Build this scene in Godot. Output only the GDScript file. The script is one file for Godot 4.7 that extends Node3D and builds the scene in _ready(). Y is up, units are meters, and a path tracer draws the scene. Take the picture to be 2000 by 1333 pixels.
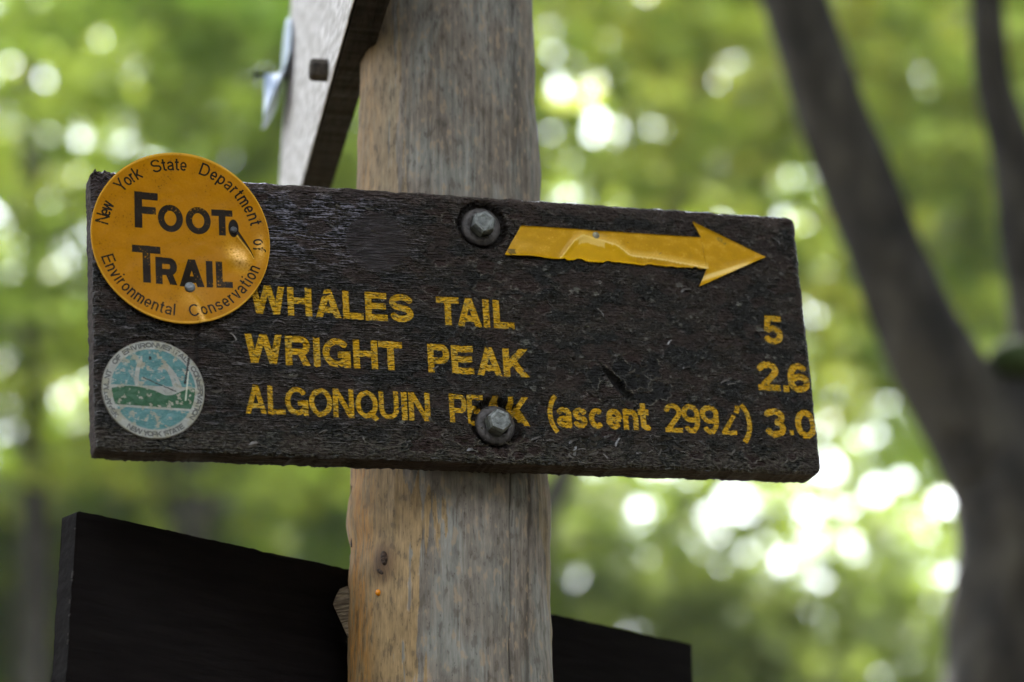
extends Node3D

# ---------------------------------------------------------------- helpers
var rng := RandomNumberGenerator.new()
var used := {}

func numbered(called: String) -> String:
	if not used.has(called):
		used[called] = 0
		return called
	used[called] += 1
	return "%s_%03d" % [called, used[called]]

func tag(o: Node3D, label := "", category := "", group := "", kind := "") -> Node3D:
	if label: o.set_meta("label", label)
	if category: o.set_meta("category", category)
	if group: o.set_meta("group", group)
	if kind: o.set_meta("kind", kind)
	return o

func thing(called: String, label: String, category: String, at := Vector3.ZERO, turn := Vector3.ZERO, group := "") -> Node3D:
	var o := Node3D.new()
	o.name = numbered(called)
	add_child(o, true)
	o.position = at
	o.rotation_degrees = turn
	tag(o, label, category, group)
	return o

func part(called: String, mesh: Mesh, mat: Material, parent: Node3D = null) -> MeshInstance3D:
	var o := MeshInstance3D.new()
	o.mesh = mesh
	if mat: o.material_override = mat
	if parent == null:
		o.name = numbered(called)
		add_child(o, true)
	else:
		o.name = called
		parent.add_child(o, true)
	return o

func noise(s: int, freq: float, octaves := 3, type := FastNoiseLite.TYPE_SIMPLEX_SMOOTH) -> FastNoiseLite:
	var n := FastNoiseLite.new()
	n.seed = s
	n.frequency = freq
	n.noise_type = type
	n.fractal_octaves = octaves
	return n

func plain(c: Color, rough := 0.8, metal := 0.0) -> StandardMaterial3D:
	var m := StandardMaterial3D.new()
	m.albedo_color = c
	m.roughness = rough
	m.metallic = metal
	return m

# textures are float fields; each becomes an image
func field_image(f: PackedFloat32Array, w: int, h: int) -> ImageTexture:
	var b := PackedByteArray()
	b.resize(w * h)
	for i in w * h:
		b[i] = int(clampf(f[i], 0.0, 1.0) * 255.0)
	return ImageTexture.create_from_image(Image.create_from_data(w, h, false, Image.FORMAT_L8, b))

# grid of points -> mesh. pts[j * nx + i], j downwards; the front is the side from which i runs right and j runs down
func grid_mesh(pts: PackedVector3Array, uvs: PackedVector2Array, nx: int, ny: int, flip := false) -> ArrayMesh:
	var st := SurfaceTool.new()
	st.begin(Mesh.PRIMITIVE_TRIANGLES)
	grid_into(st, pts, uvs, nx, ny, flip)
	st.generate_normals()
	return st.commit()

func grid_into(st: SurfaceTool, pts: PackedVector3Array, uvs: PackedVector2Array, nx: int, ny: int, flip := false, base := 0) -> int:
	st.set_smooth_group(0)
	for k in pts.size():
		st.set_uv(uvs[k])
		st.add_vertex(pts[k])
	for j in ny - 1:
		for i in nx - 1:
			var a := base + j * nx + i
			var q := [a, a + 1, a + nx, a + 1, a + nx + 1, a + nx] if not flip else [a, a + nx, a + 1, a + 1, a + nx, a + nx + 1]
			for x in q: st.add_index(x)
	return base + pts.size()

# tube along points with radii
func tube_mesh(path: Array, radii: Array, sides := 20, bump := 0.0, s := 1, fine := 4, caps := true) -> ArrayMesh:
	var nz := noise(s, 9.0, 3)
	var P := []
	var R := []
	for k in path.size() - 1:
		for f in fine:
			var t := float(f) / fine
			var p0: Vector3 = path[maxi(k - 1, 0)]
			var p3: Vector3 = path[mini(k + 2, path.size() - 1)]
			P.append((path[k] as Vector3).cubic_interpolate(path[k + 1], p0, p3, t))
			R.append(lerpf(radii[k], radii[k + 1], t))
	P.append(path[-1]); R.append(radii[-1])
	var pts := PackedVector3Array()
	var uvs := PackedVector2Array()
	var run := 0.0
	for k in P.size():
		var d: Vector3 = (P[mini(k + 1, P.size() - 1)] - P[maxi(k - 1, 0)]).normalized()
		var side := d.cross(Vector3(0, 0, 1) if absf(d.z) < 0.9 else Vector3(1, 0, 0)).normalized()
		var up := side.cross(d).normalized()
		if k: run += P[k].distance_to(P[k - 1])
		for a in sides + 1:
			var g := TAU * a / sides
			var o := side * cos(g) + up * sin(g)
			var r: float = R[k] * (1.0 + bump * nz.get_noise_3dv(P[k] * 0.6 + o * 0.12))
			pts.append(P[k] + o * r)
			uvs.append(Vector2(float(a) / sides, run))
	if caps:
		for e in [0, P.size() - 1]:
			pass
	var st := SurfaceTool.new()
	st.begin(Mesh.PRIMITIVE_TRIANGLES)
	var n := grid_into(st, pts, uvs, sides + 1, P.size(), true)
	if caps:
		for e in 2:
			var row := 0 if e == 0 else (P.size() - 1) * (sides + 1)
			st.set_smooth_group(1)
			st.set_uv(Vector2.ZERO)
			st.add_vertex(P[0] if e == 0 else P[-1])
			for a in sides:
				for x in ([n, row + a, row + a + 1] if e == 0 else [n, row + a + 1, row + a]): st.add_index(x)
			n += 1
	st.generate_normals()
	return st.commit()

# closed lathe about the local z axis; prof = [radius, z] from the rim inwards to the front
func lathe_z(prof: Array, sides: int) -> ArrayMesh:
	var pts := PackedVector3Array()
	var uvs := PackedVector2Array()
	for p in prof:
		for a in sides + 1:
			var g := TAU * a / sides
			pts.append(Vector3(cos(g) * p.x, sin(g) * p.x, p.y))
			uvs.append(Vector2(cos(g), sin(g)) * p.x * 20.0)
	return grid_mesh(pts, uvs, sides + 1, prof.size(), false)

# a board of polygon outline (in its x,y plane, front at z = 0, thickness t behind), edges slightly rough
func slab_mesh(outline: PackedVector2Array, t: float, step := 0.004, rough := 0.0006, s := 5) -> ArrayMesh:
	var nz := noise(s, 120.0, 3)
	var ring := PackedVector2Array()
	for k in outline.size():
		var a := outline[k]
		var b := outline[(k + 1) % outline.size()]
		var n := maxi(1, int(a.distance_to(b) / step))
		for i in n:
			var p := a.lerp(b, float(i) / n)
			var out := (b - a).orthogonal().normalized()
			ring.append(p + out * rough * (nz.get_noise_2dv(p) + (0.6 if nz.get_noise_2d(p.x * 0.2 + 7, p.y * 0.2) > 0.25 else 0.0)))
	var st := SurfaceTool.new()
	st.begin(Mesh.PRIMITIVE_TRIANGLES)
	var b := minf(0.0012, t * 0.2)
	var small := Geometry2D.offset_polygon(ring, -b)[0]
	var n := ring.size()
	var layers := [[-b, 0.0], [-t + b, 0.0]]
	# side wall
	var pts := PackedVector3Array()
	var uvs := PackedVector2Array()
	var clockwise := Geometry2D.is_polygon_clockwise(ring)
	for l in layers:
		for k in n + 1:
			var p := ring[k % n]
			pts.append(Vector3(p.x, p.y, l[0]))
			uvs.append(Vector2(p.x + p.y, l[0]) * 4.0)
	var at := grid_into(st, pts, uvs, n + 1, 2, clockwise)
	for face in 2:
		st.set_smooth_group(-1)
		var z := 0.0 if face == 0 else -t
		var tri := Geometry2D.triangulate_polygon(ring)
		for k in n:
			st.set_uv(ring[k] * 4.0)
			st.add_vertex(Vector3(ring[k].x, ring[k].y, -b if face == 0 else -t + b) if false else Vector3(ring[k].x, ring[k].y, z - (b if face == 0 else -b)))
		for k in range(0, tri.size(), 3):
			var o := [tri[k], tri[k + 1], tri[k + 2]]
			var v := (ring[o[1]] - ring[o[0]]).cross(ring[o[2]] - ring[o[0]])
			var cw := v < 0.0
			if (face == 0) != cw: o = [o[0], o[2], o[1]]
			for x in o: st.add_index(at + x)
		at += n
	st.generate_normals()
	return st.commit()

# ---------------------------------------------------------------- lettering
func arc(cx: float, cy: float, rx: float, ry: float, a0: float, a1: float, n := 14) -> PackedVector2Array:
	var p := PackedVector2Array()
	for k in n + 1:
		var g := deg_to_rad(lerpf(a0, a1, float(k) / n))
		p.append(Vector2(cx + cos(g) * rx, cy + sin(g) * ry))
	return p

func line(a: float, b: float, c: float, d: float) -> PackedVector2Array:
	return PackedVector2Array([Vector2(a, b), Vector2(c, d)])

# [strokes, clipped to the cap band, width]; h is half the stroke
func glyph(ch: String, h: float) -> Array:
	var x := 0.72
	var b := 0.0
	var e := 0.14
	var r := 0.25 - h / 2.0
	match ch:
		"W": return [[line(h * 1.02 - e * .2, 1 + e, .31 + e * .2, -e), line(.31 - e * .27, -e, .625 + e * .27, 1 + e), line(.625 - e * .27, 1 + e, .94 + e * .27, -e), line(.94 - e * .2, -e, 1.25 - h * 1.02 + e * .2, 1 + e)], true, 1.25]
		"H": return [[line(h, 0, h, 1), line(.84 - h, 0, .84 - h, 1), line(h, .53, .84 - h, .53)], true, .84]
		"A": return [[line(h * 1.05 - e * .33, -e, .45 + e * .33, 1 + e), line(.9 - h * 1.05 + e * .33, -e, .45 - e * .33, 1 + e), line(.22, .24 + h * .3, .68, .24 + h * .3)], true, .9]
		"L": return [[line(h, 0, h, 1), line(h, h, .7, h)], true, .7]
		"E": return [[line(h, 0, h, 1), line(h, h, .75, h), line(h, 1 - h, .74, 1 - h), line(h, .52, .7, .52)], true, .75]
		"F": return [[line(h, 0, h, 1), line(h, 1 - h, .7, 1 - h), line(h, .5, .64, .5)], true, .7]
		"S": return [[arc(.42, 1 - h - r, .42 - h, r, 15, 235, 18) + arc(.42, h + r, .42 - h, r, 55, -165, 18)], true, .84]
		"T": return [[line(0, 1 - h, .8, 1 - h), line(.4, 0, .4, 1)], true, .8]
		"I": return [[line(h, 0, h, 1)], true, 2 * h]
		"R": return [[line(h, 0, h, 1), line(h, 1 - h, .55, 1 - h), line(h, .46, .55, .46), arc(.55, .73 - h / 2, .84 - h - .55, .27 - h / 2, 90, -90), line(.5, .46, .84 - h * .9 + e * .35, -e)], true, .86]
		"P": return [[line(h, 0, h, 1), line(h, 1 - h, .5, 1 - h), line(h, .42, .5, .42), arc(.5, .71 - h / 2, .78 - h - .5, .29 - h / 2, 90, -90)], true, .78]
		"D": return [[line(h, 0, h, 1), line(h, 1 - h, .4, 1 - h), line(h, h, .4, h), arc(.4, .5, .84 - h - .4, .5 - h, 90, -90, 18)], true, .84]
		"G": return [[arc(.47, .5, .47 - h, .5 - h, 38, 330, 26), line(.5, .44, .92, .44), line(.92 - h, 0, .92 - h, .44 + h)], true, .92]
		"C": return [[arc(.46, .5, .46 - h, .5 - h, 40, 320, 26)], true, .88]
		"O": return [[arc(.46, .5, .46 - h, .5 - h, 0, 360, 30)], true, .92]
		"Q": return [[arc(.46, .5, .46 - h, .5 - h, 0, 360, 30), line(.56, .26, .88, -.04)], false, .92]
		"K": return [[line(h, 0, h, 1), line(h, .32, .82 - h + e * .9, 1 + e), line(.33, .55, .86 - h + e * .62, -e)], true, .86]
		"N": return [[line(h, 0, h, 1), line(.84 - h, 0, .84 - h, 1), line(h - e * .6, 1 + e, .84 - h + e * .6, -e)], true, .84]
		"M": return [[line(h, 0, h, 1), line(1 - h, 0, 1 - h, 1), line(h - e * .4, 1 + e, .5 + e * .2, -e), line(1 - h + e * .4, 1 + e, .5 - e * .2, -e)], true, 1.0]
		"U": return [[line(h, .35, h, 1), line(.82 - h, .35, .82 - h, 1), arc(.41, .36, .41 - h, .36 - h, 180, 360)], true, .82]
		"V": return [[line(h - e * .35, 1 + e, .42 + e * .35, -e), line(.84 - h + e * .35, 1 + e, .42 - e * .35, -e)], true, .84]
		"Y": return [[line(h - e * .6, 1 + e, .41, .42), line(.82 - h + e * .6, 1 + e, .41, .42), line(.41, 0, .41, .45)], true, .82]
		"a":
			return [[arc(.28, x - h - .14, .28 - h, .14, 165, 0), line(.56 - h, 0, .56 - h, x - h - .13), arc(.26, .21, .26 - h, .21 - h, 90, 270), line(.26, .42 - h, .56 - h, .42 - h + .05), line(.26, h, .36, h), line(.36, h, .56 - h, .16)], false, .58]
		"b": return [[line(h, 0, h, 1), arc(.31, x / 2, .31 - h, x / 2 - h, 0, 360, 22)], false, .62]
		"c": return [[arc(.29, x / 2, .29 - h, x / 2 - h, 48, 312, 20)], false, .56]
		"e": return [[arc(.29, x / 2, .29 - h, x / 2 - h, 0, 318, 22), line(h, x / 2 - .02, .58 - h * .4, x / 2 - .02)], false, .58]
		"f": return [[line(.17, 0, .17, .8), arc(.17 + .17, .8, .17, .2 - h, 180, 90), line(0, x - h, .36, x - h)], false, .36]
		"i": return [[line(h, 0, h, x), line(h, .88, h, 1)], false, 2 * h]
		"k": return [[line(h, 0, h, 1), line(h, .25, .52, x), line(.22, .4, .56, 0)], false, .58]
		"l": return [[line(h, 0, h, 1)], false, 2 * h]
		"m": return [[line(h, 0, h, x), arc(.26, x - h - .2, .26 - h, .2, 180, 0), line(.52 - h, 0, .52 - h, x - h - .18), arc(.64 - h, x - h - .2, .26 - h, .2, 180, 0), line(.9 - 2 * h, 0, .9 - 2 * h, x - h - .18)], false, .9 - h]
		"n": return [[line(h, 0, h, x), arc(.28, x - h - .22, .28 - h, .22, 180, 0), line(.56 - h, 0, .56 - h, x - h - .2)], false, .56]
		"o": return [[arc(.3, x / 2, .3 - h, x / 2 - h, 0, 360, 24)], false, .6]
		"p": return [[line(h, -.22, h, x), arc(.31, x / 2, .31 - h, x / 2 - h, 0, 360, 22)], false, .62]
		"r": return [[line(h, 0, h, x), arc(.3, x - h - .25, .3 - h, .25, 180, 95)], false, .36]
		"s": return [[arc(.27, x - h - (x / 4 - h / 2), .27 - h, x / 4 - h / 2, 15, 235, 14) + arc(.27, h + (x / 4 - h / 2), .27 - h, x / 4 - h / 2, 55, -165, 14)], false, .54]
		"t": return [[line(.16, .16, .16, .92), arc(.16 + .14, .14 + h * .4, .14, .14 - h * .5, 180, 275), line(0, x - h, .34, x - h)], false, .35]
		"v": return [[line(h - .03, x, .27, 0), line(.54 - h + .03, x, .27, 0)], false, .54]
		"w": return [[line(h - .02, x, .22, 0), line(.22, 0, .4, x), line(.4, x, .58, 0), line(.58, 0, .8 - h + .02, x)], false, .8]
		"0": return [[arc(.36, .5, .36 - h, .5 - h, 0, 360, 28)], true, .72]
		"2": return [[arc(.35, .7, .35 - h, .3 - h, 172, -38, 16) + PackedVector2Array([Vector2(h * 1.25, h * 1.2)]), line(0, h, .7, h)], true, .7]
		"z": return [[line(.62, .68, h * 1.2, h * 0.9), line(0, h, .7, h)], true, .7]
		"3": return [[arc(.36, 1 - h - r, .35 - h, r, 165, -80, 16), arc(.36, h + r * 1.05, .36 - h, r * 1.05, 85, -165, 16)], true, .72]
		"5": return [[line(.12, 1 - h, .68, 1 - h), line(.12 + h * .9, 1 - h, .06 + h, .45), arc(.35, .33, .35 - h, .33 - h, 142, -160, 18)], true, .7]
		"6": return [[arc(.36, .32, .36 - h, .32 - h, 0, 360, 22), arc(.36, .5, .36 - h, .5 - h, 42, 200, 14)], true, .72]
		"9": return [[arc(.36, .68, .36 - h, .32 - h, 0, 360, 22), arc(.36, .5, .36 - h, .5 - h, -138, 20, 14)], true, .72]
		"(": return [[arc(h + .8, .4, .8, .9, 133, 227)], false, .34]
		")": return [[arc(.34 - h - .8, .4, .8, .9, 47, -47)], false, .34]
		"'": return [[line(.13, 1, .13, .88), line(.13, .9, .06, .74)], false, .2]
		".": return [[line(h, 0, h, 2 * h)], false, 2 * h]
	return [[], true, .35]

# draws one glyph as coverage into buf; ax, ay are pixels per unit, y down in the buffer
func draw_glyph(buf: PackedFloat32Array, w: int, h: int, ch: String, o: Vector2, ax: Vector2, ay: Vector2, half: float) -> void:
	var g := glyph(ch, half)
	var hp := half * minf(ay.length(), ax.length() * 1.15)
	var hh := half * (ay.length() + ax.length()) * 0.5
	hp = hh
	var ul := ay.length()
	var un := ay / ul
	for stroke in g[0]:
		var n: int = stroke.size()
		for k in n - 1:
			var a: Vector2 = o + ax * stroke[k].x + ay * stroke[k].y
			var b: Vector2 = o + ax * stroke[k + 1].x + ay * stroke[k + 1].y
			var d := b - a
			var len := d.length()
			if len < 1e-4: continue
			d /= len
			var first: bool = k == 0 and n == 2 or k == 0 and stroke[0].distance_to(stroke[n - 1]) > 0.02
			var last: bool = k == n - 2 and (n == 2 or stroke[0].distance_to(stroke[n - 1]) > 0.02)
			var x0 := maxi(0, int(minf(a.x, b.x) - hp - 1))
			var x1 := mini(w - 1, int(maxf(a.x, b.x) + hp + 2))
			var y0 := maxi(0, int(minf(a.y, b.y) - hp - 1))
			var y1 := mini(h - 1, int(maxf(a.y, b.y) + hp + 2))
			for y in range(y0, y1 + 1):
				for x in range(x0, x1 + 1):
					var p := Vector2(x + 0.5, y + 0.5) - a
					var t := p.dot(d)
					var s := absf(p.cross(d)) - hp
					if t < 0.0:
						s = maxf(s, -t) if first else sqrt(t * t + (s + hp) * (s + hp)) - hp
					elif t > len:
						s = maxf(s, t - len) if last else sqrt((t - len) * (t - len) + (s + hp) * (s + hp)) - hp
					if g[1]:
						var ly := (Vector2(x + 0.5, y + 0.5) - o).dot(un)
						s = maxf(s, maxf(-ly, ly - ul))
					var c := clampf(0.5 - s, 0.0, 1.0)
					if c > buf[y * w + x]: buf[y * w + x] = c

# ---------------------------------------------------------------- foliage
var sprays: Array[ArrayMesh] = []
var leaf_mat: StandardMaterial3D

func make_sprays() -> void:
	leaf_mat = StandardMaterial3D.new()
	leaf_mat.resource_name = "leaf"
	leaf_mat.vertex_color_use_as_albedo = true
	leaf_mat.roughness = 0.45
	leaf_mat.metallic_specular = 0.4
	leaf_mat.backlight_enabled = true
	leaf_mat.backlight = Color(1, 1, 1)
	leaf_mat.cull_mode = BaseMaterial3D.CULL_DISABLED
	for v in 6:
		var st := SurfaceTool.new()
		st.begin(Mesh.PRIMITIVE_TRIANGLES)
		for k in 12:
			var along := rng.randf()
			var c := Vector3((along - 0.5) * 0.62, rng.randf_range(-0.07, 0.07), rng.randf_range(-0.17, 0.17) * (1.1 - along))
			var s := rng.randf_range(0.060, 0.092)
			var bs := Basis.from_euler(Vector3(rng.randfn(0, 0.55), rng.randf() * TAU, rng.randfn(0, 0.55)))
			# a lobed leaf: five points round a folded middle
			var rim := [Vector3(-1.1, 0, 0), Vector3(-0.45, 0.12, 0.85), Vector3(-0.1, 0.1, 0.45), Vector3(0.45, 0.16, 0.95), Vector3(0.5, 0.08, 0.4), Vector3(1.2, -0.1, 0), Vector3(0.5, 0.08, -0.4), Vector3(0.45, 0.16, -0.95), Vector3(-0.1, 0.1, -0.45), Vector3(-0.45, 0.12, -0.85)]
			for i in 10:
				for q in [Vector3.ZERO, rim[i], rim[(i + 1) % 10]]:
					st.add_vertex(c + bs * (q * s))
		st.generate_normals()
		sprays.append(st.commit())

# openings between the crowns: [centre, radius, share of the foliage that stays]
var openings := []

func crown(parent: Node3D, lobes: Array, count: int, tints: Array, s: int, called := "crown", clump := -0.05, size := 1.0) -> void:
	var nz := noise(s, 0.75, 3)
	var tone := noise(s + 50, 0.5, 2)
	var r := RandomNumberGenerator.new()
	r.seed = s
	var buckets := []
	for v in sprays.size(): buckets.append([[], []])
	var weights := []
	var total := 0.0
	for l in lobes:
		total += l[1].x * l[1].y * l[1].z
		weights.append(total)
	var made := 0
	var tries := 0
	while made < count and tries < count * 12:
		tries += 1
		var pick := r.randf() * total
		var li := 0
		while weights[li] < pick: li += 1
		var d := Vector3(r.randfn(), r.randfn(), r.randfn()).normalized() * pow(r.randf(), 0.42)
		var p: Vector3 = lobes[li][0] + d * lobes[li][1]
		if nz.get_noise_3dv(p) < clump + r.randf_range(-0.12, 0.12): continue
		var stay := 1.0
		for q in openings:
			var e: Vector3 = (p - q[0]) / q[1]
			if e.length_squared() < 1.0: stay = minf(stay, q[2])
		if r.randf() > stay: continue
		var v := r.randi() % sprays.size()
		var bs := Basis.from_euler(Vector3(r.randfn(0, 0.3), r.randf() * TAU, r.randfn(0, 0.3))) * r.randf_range(0.8, 1.25) * size
		var m := clampf(0.5 + 0.9 * tone.get_noise_3dv(p) + r.randfn(0, 0.18), 0.0, 1.0)
		var c: Color = (tints[0] as Color).lerp(tints[1], m)
		buckets[v][0].append(Transform3D(bs, p - parent.position))
		buckets[v][1].append(c)
		made += 1
	for v in sprays.size():
		if buckets[v][0].is_empty(): continue
		var mm := MultiMesh.new()
		mm.transform_format = MultiMesh.TRANSFORM_3D
		mm.use_colors = true
		mm.mesh = sprays[v]
		mm.instance_count = buckets[v][0].size()
		for i in mm.instance_count:
			mm.set_instance_transform(i, buckets[v][0][i])
			mm.set_instance_color(i, buckets[v][1][i])
		var o := MultiMeshInstance3D.new()
		o.multimesh = mm
		o.material_override = leaf_mat
		o.name = called
		o.set_meta("kind", "stuff")
		parent.add_child(o, true)

var bark_mat: StandardMaterial3D

func tree(called: String, label: String, base: Vector3, trunk: Array, radii: Array, lobes: Array, count: int, tints: Array, s: int, group := "") -> Node3D:
	var t := thing(called, label, "tree", base, Vector3.ZERO, group)
	var local := []
	for p in trunk: local.append(p - base)
	part("trunk", tube_mesh(local, radii, 14, 0.12, s), bark_mat, t)
	var r := RandomNumberGenerator.new()
	r.seed = s * 7
	for k in 4:
		var f: Vector3 = local[-2].lerp(local[-1], r.randf())
		var l: Array = lobes[r.randi() % lobes.size()]
		var g: Vector3 = l[0] - base + Vector3(r.randfn(), r.randfn(), r.randfn()) * 0.35 * (l[1] as Vector3)
		part("limb", tube_mesh([f, f.lerp(g, 0.5) + Vector3(0, 0.2, 0), g], [radii[-1] * 0.7, radii[-1] * 0.45, radii[-1] * 0.2], 8, 0.1, s + k), bark_mat, t)
	if count: crown(t, lobes, int(count * 1.08), tints, s, "crown", -0.24, 0.80)
	return t

# ================================================================ scene
func _ready() -> void:
	rng.seed = 20

	# ---- camera, sky, sun, exposure
	var cam := Camera3D.new()
	cam.name = "camera"
	add_child(cam)
	cam.position = Vector3(0, 1.5, 0)
	cam.rotation_degrees = Vector3(19.0, 0, -0.7)
	var lens := CameraAttributesPhysical.new()
	lens.frustum_focal_length = 97.2      # 14.07 degrees high on a 24 mm frame
	lens.exposure_aperture = 4.75         # an opening of about 20 mm
	lens.frustum_focus_distance = 1.625
	lens.frustum_near = 0.05
	lens.frustum_far = 400.0
	cam.attributes = lens
	cam.fov = 14.07
	cam.near = 0.05
	cam.far = 400.0
	cam.current = true

	var env := Environment.new()
	env.background_mode = Environment.BG_SKY
	var sm := ProceduralSkyMaterial.new()
	sm.sky_top_color = Color(0.875, 0.905, 0.955)
	sm.sky_horizon_color = Color(0.92, 0.935, 0.96)
	sm.sky_curve = 0.3
	sm.ground_bottom_color = Color(0.25, 0.24, 0.2)
	sm.ground_horizon_color = Color(0.35, 0.34, 0.3)
	sm.sun_angle_max = 1.0
	var sky := Sky.new()
	sky.sky_material = sm
	env.sky = sky
	env.tonemap_mode = Environment.TONE_MAPPER_LINEAR
	env.tonemap_exposure = 10.8
	env.fog_enabled = true
	env.fog_density = 0.0008
	env.fog_light_color = Color(0.93, 0.95, 0.90)
	env.sdfgi_enabled = true
	env.ssao_enabled = true
	env.ssil_enabled = true
	var we := WorldEnvironment.new()
	we.name = "world"
	we.environment = env
	add_child(we)

	var sun := DirectionalLight3D.new()
	sun.name = "sun"
	sun.light_energy = 1.0
	sun.light_angular_distance = 8.0
	sun.light_color = Color(1.0, 0.98, 0.95)
	sun.shadow_enabled = true
	sun.rotation_degrees = Vector3(-56, 190, 0)
	add_child(sun)

	make_sprays()
	setting()
	sign_post()
	main_sign()
	foot_trail_disc()
	seal_sticker()
	arrow_marker()
	side_sign()
	lower_sign()
	near_tree()
	background()

# ---------------------------------------------------------------- ground
func setting() -> void:
	bark_mat = plain(Color(0.33, 0.30, 0.29), 0.9)
	var nt := NoiseTexture2D.new()
	nt.width = 512; nt.height = 512; nt.seamless = true
	var nn := noise(3, 0.03, 4)
	nt.noise = nn
	var ramp := Gradient.new()
	ramp.set_color(0, Color(0.08, 0.068, 0.06)); ramp.set_color(1, Color(0.29, 0.275, 0.24)); ramp.set_offset(0, 0.25); ramp.set_offset(1, 0.8)
	nt.color_ramp = ramp
	bark_mat.albedo_color = Color(1, 1, 1)
	bark_mat.albedo_texture = nt
	bark_mat.uv1_triplanar = true
	bark_mat.uv1_scale = Vector3(0.8, 0.45, 0.8)
	var nb := NoiseTexture2D.new()
	nb.width = 512; nb.height = 512; nb.seamless = true
	nb.noise = noise(4, 0.06, 4)
	bark_mat.heightmap_enabled = true
	bark_mat.heightmap_texture = nb
	bark_mat.heightmap_scale = 0.8

	var gm := plain(Color.WHITE, 0.95)
	var gt := NoiseTexture2D.new()
	gt.width = 512; gt.height = 512; gt.seamless = true
	gt.noise = noise(11, 0.02, 5)
	var gr := Gradient.new()
	gr.set_color(0, Color(0.20, 0.16, 0.11)); gr.set_color(1, Color(0.38, 0.31, 0.22))
	gr.add_point(0.55, Color(0.27, 0.25, 0.14))
	gt.color_ramp = gr
	gm.albedo_texture = gt
	gm.uv1_triplanar = true
	gm.uv1_scale = Vector3(0.4, 0.4, 0.4)
	# forest floor, slightly uneven, out to the horizon
	var pts := PackedVector3Array()
	var uvs := PackedVector2Array()
	var nz := noise(8, 0.08, 3)
	var n := 90
	for j in n:
		for i in n:
			var a := (float(i) / (n - 1) * 2 - 1)
			var b := (float(j) / (n - 1) * 2 - 1)
			var x := a * absf(a) * 150.0
			var z := b * absf(b) * 150.0
			var flat := smoothstep(1.0, 6.0, Vector2(x, z + 1.0).length())
			pts.append(Vector3(x, nz.get_noise_2d(x, z) * 0.6 * flat - 0.02, z))
			uvs.append(Vector2(x, z))
	tag(part("ground", grid_mesh(pts, uvs, n, n), gm), "brown leaf litter of the forest floor under the sign", "", "", "structure")

# ---------------------------------------------------------------- post
const AX := Vector3(-0.0395, 0, -1.630)

func post_radius(y: float, g: float, nz: FastNoiseLite) -> float:
	var r := lerpf(0.0612, 0.0560, clampf((y - 1.83) / 0.48, -0.4, 1.8))
	r += 0.0024 * nz.get_noise_3d(cos(g) * 0.06, y * 0.35, sin(g) * 0.06)
	r += 0.0008 * nz.get_noise_3d(cos(g) * 0.02 + 3.0, y * 1.6, sin(g) * 0.02)
	r += 0.0005 * nz.get_noise_3d(cos(g) * 0.3, y * 0.25, sin(g) * 0.3)
	# bulge of old bark on the left edge and a flat above it; hollow on the right edge high up
	var left := exp(-pow((angle_difference(g, PI * 1.0)) / 0.5, 2))
	r += left * 0.0022 * exp(-pow((y - 1.946) / 0.016, 2))
	r -= left * 0.0012 * exp(-pow((y - 1.925) / 0.01, 2))
	var right := exp(-pow(angle_difference(g, 0.0) / 0.4, 2))
	r -= right * 0.0014 * exp(-pow((y - 2.22) / 0.03, 2))
	r += right * 0.0015 * exp(-pow((y - 1.95) / 0.02, 2))
	# drying cracks, opened along the grain
	for q in [[52.0, 1.70, 2.02, 0.0022], [36.5, 1.74, 2.0, 0.0012], [41.0, 2.14, 2.6, 0.0016], [60.0, 2.05, 2.23, 0.0010], [98.0, 1.76, 1.86, 0.0008], [84.0, 2.24, 2.6, 0.0009], [112.0, 2.15, 2.25, 0.0007], [70.0, 1.6, 1.90, 0.0009]]:
		if y > q[1] and y < q[2]:
			var at: float = deg_to_rad(q[0]) + 0.05 * nz.get_noise_1d(y * 0.5 + q[0])
			r -= q[3] * sqrt(sin(PI * (y - q[1]) / (q[2] - q[1]))) * exp(-pow(angle_difference(g, at) / 0.016, 2))
	# knot
	var k := Vector2(angle_difference(g, deg_to_rad(129.0)) * 0.058, (y - 1.9085) * 0.8)
	r += 0.0022 * exp(-k.length_squared() / (0.0075 * 0.0075))
	return r

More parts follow.
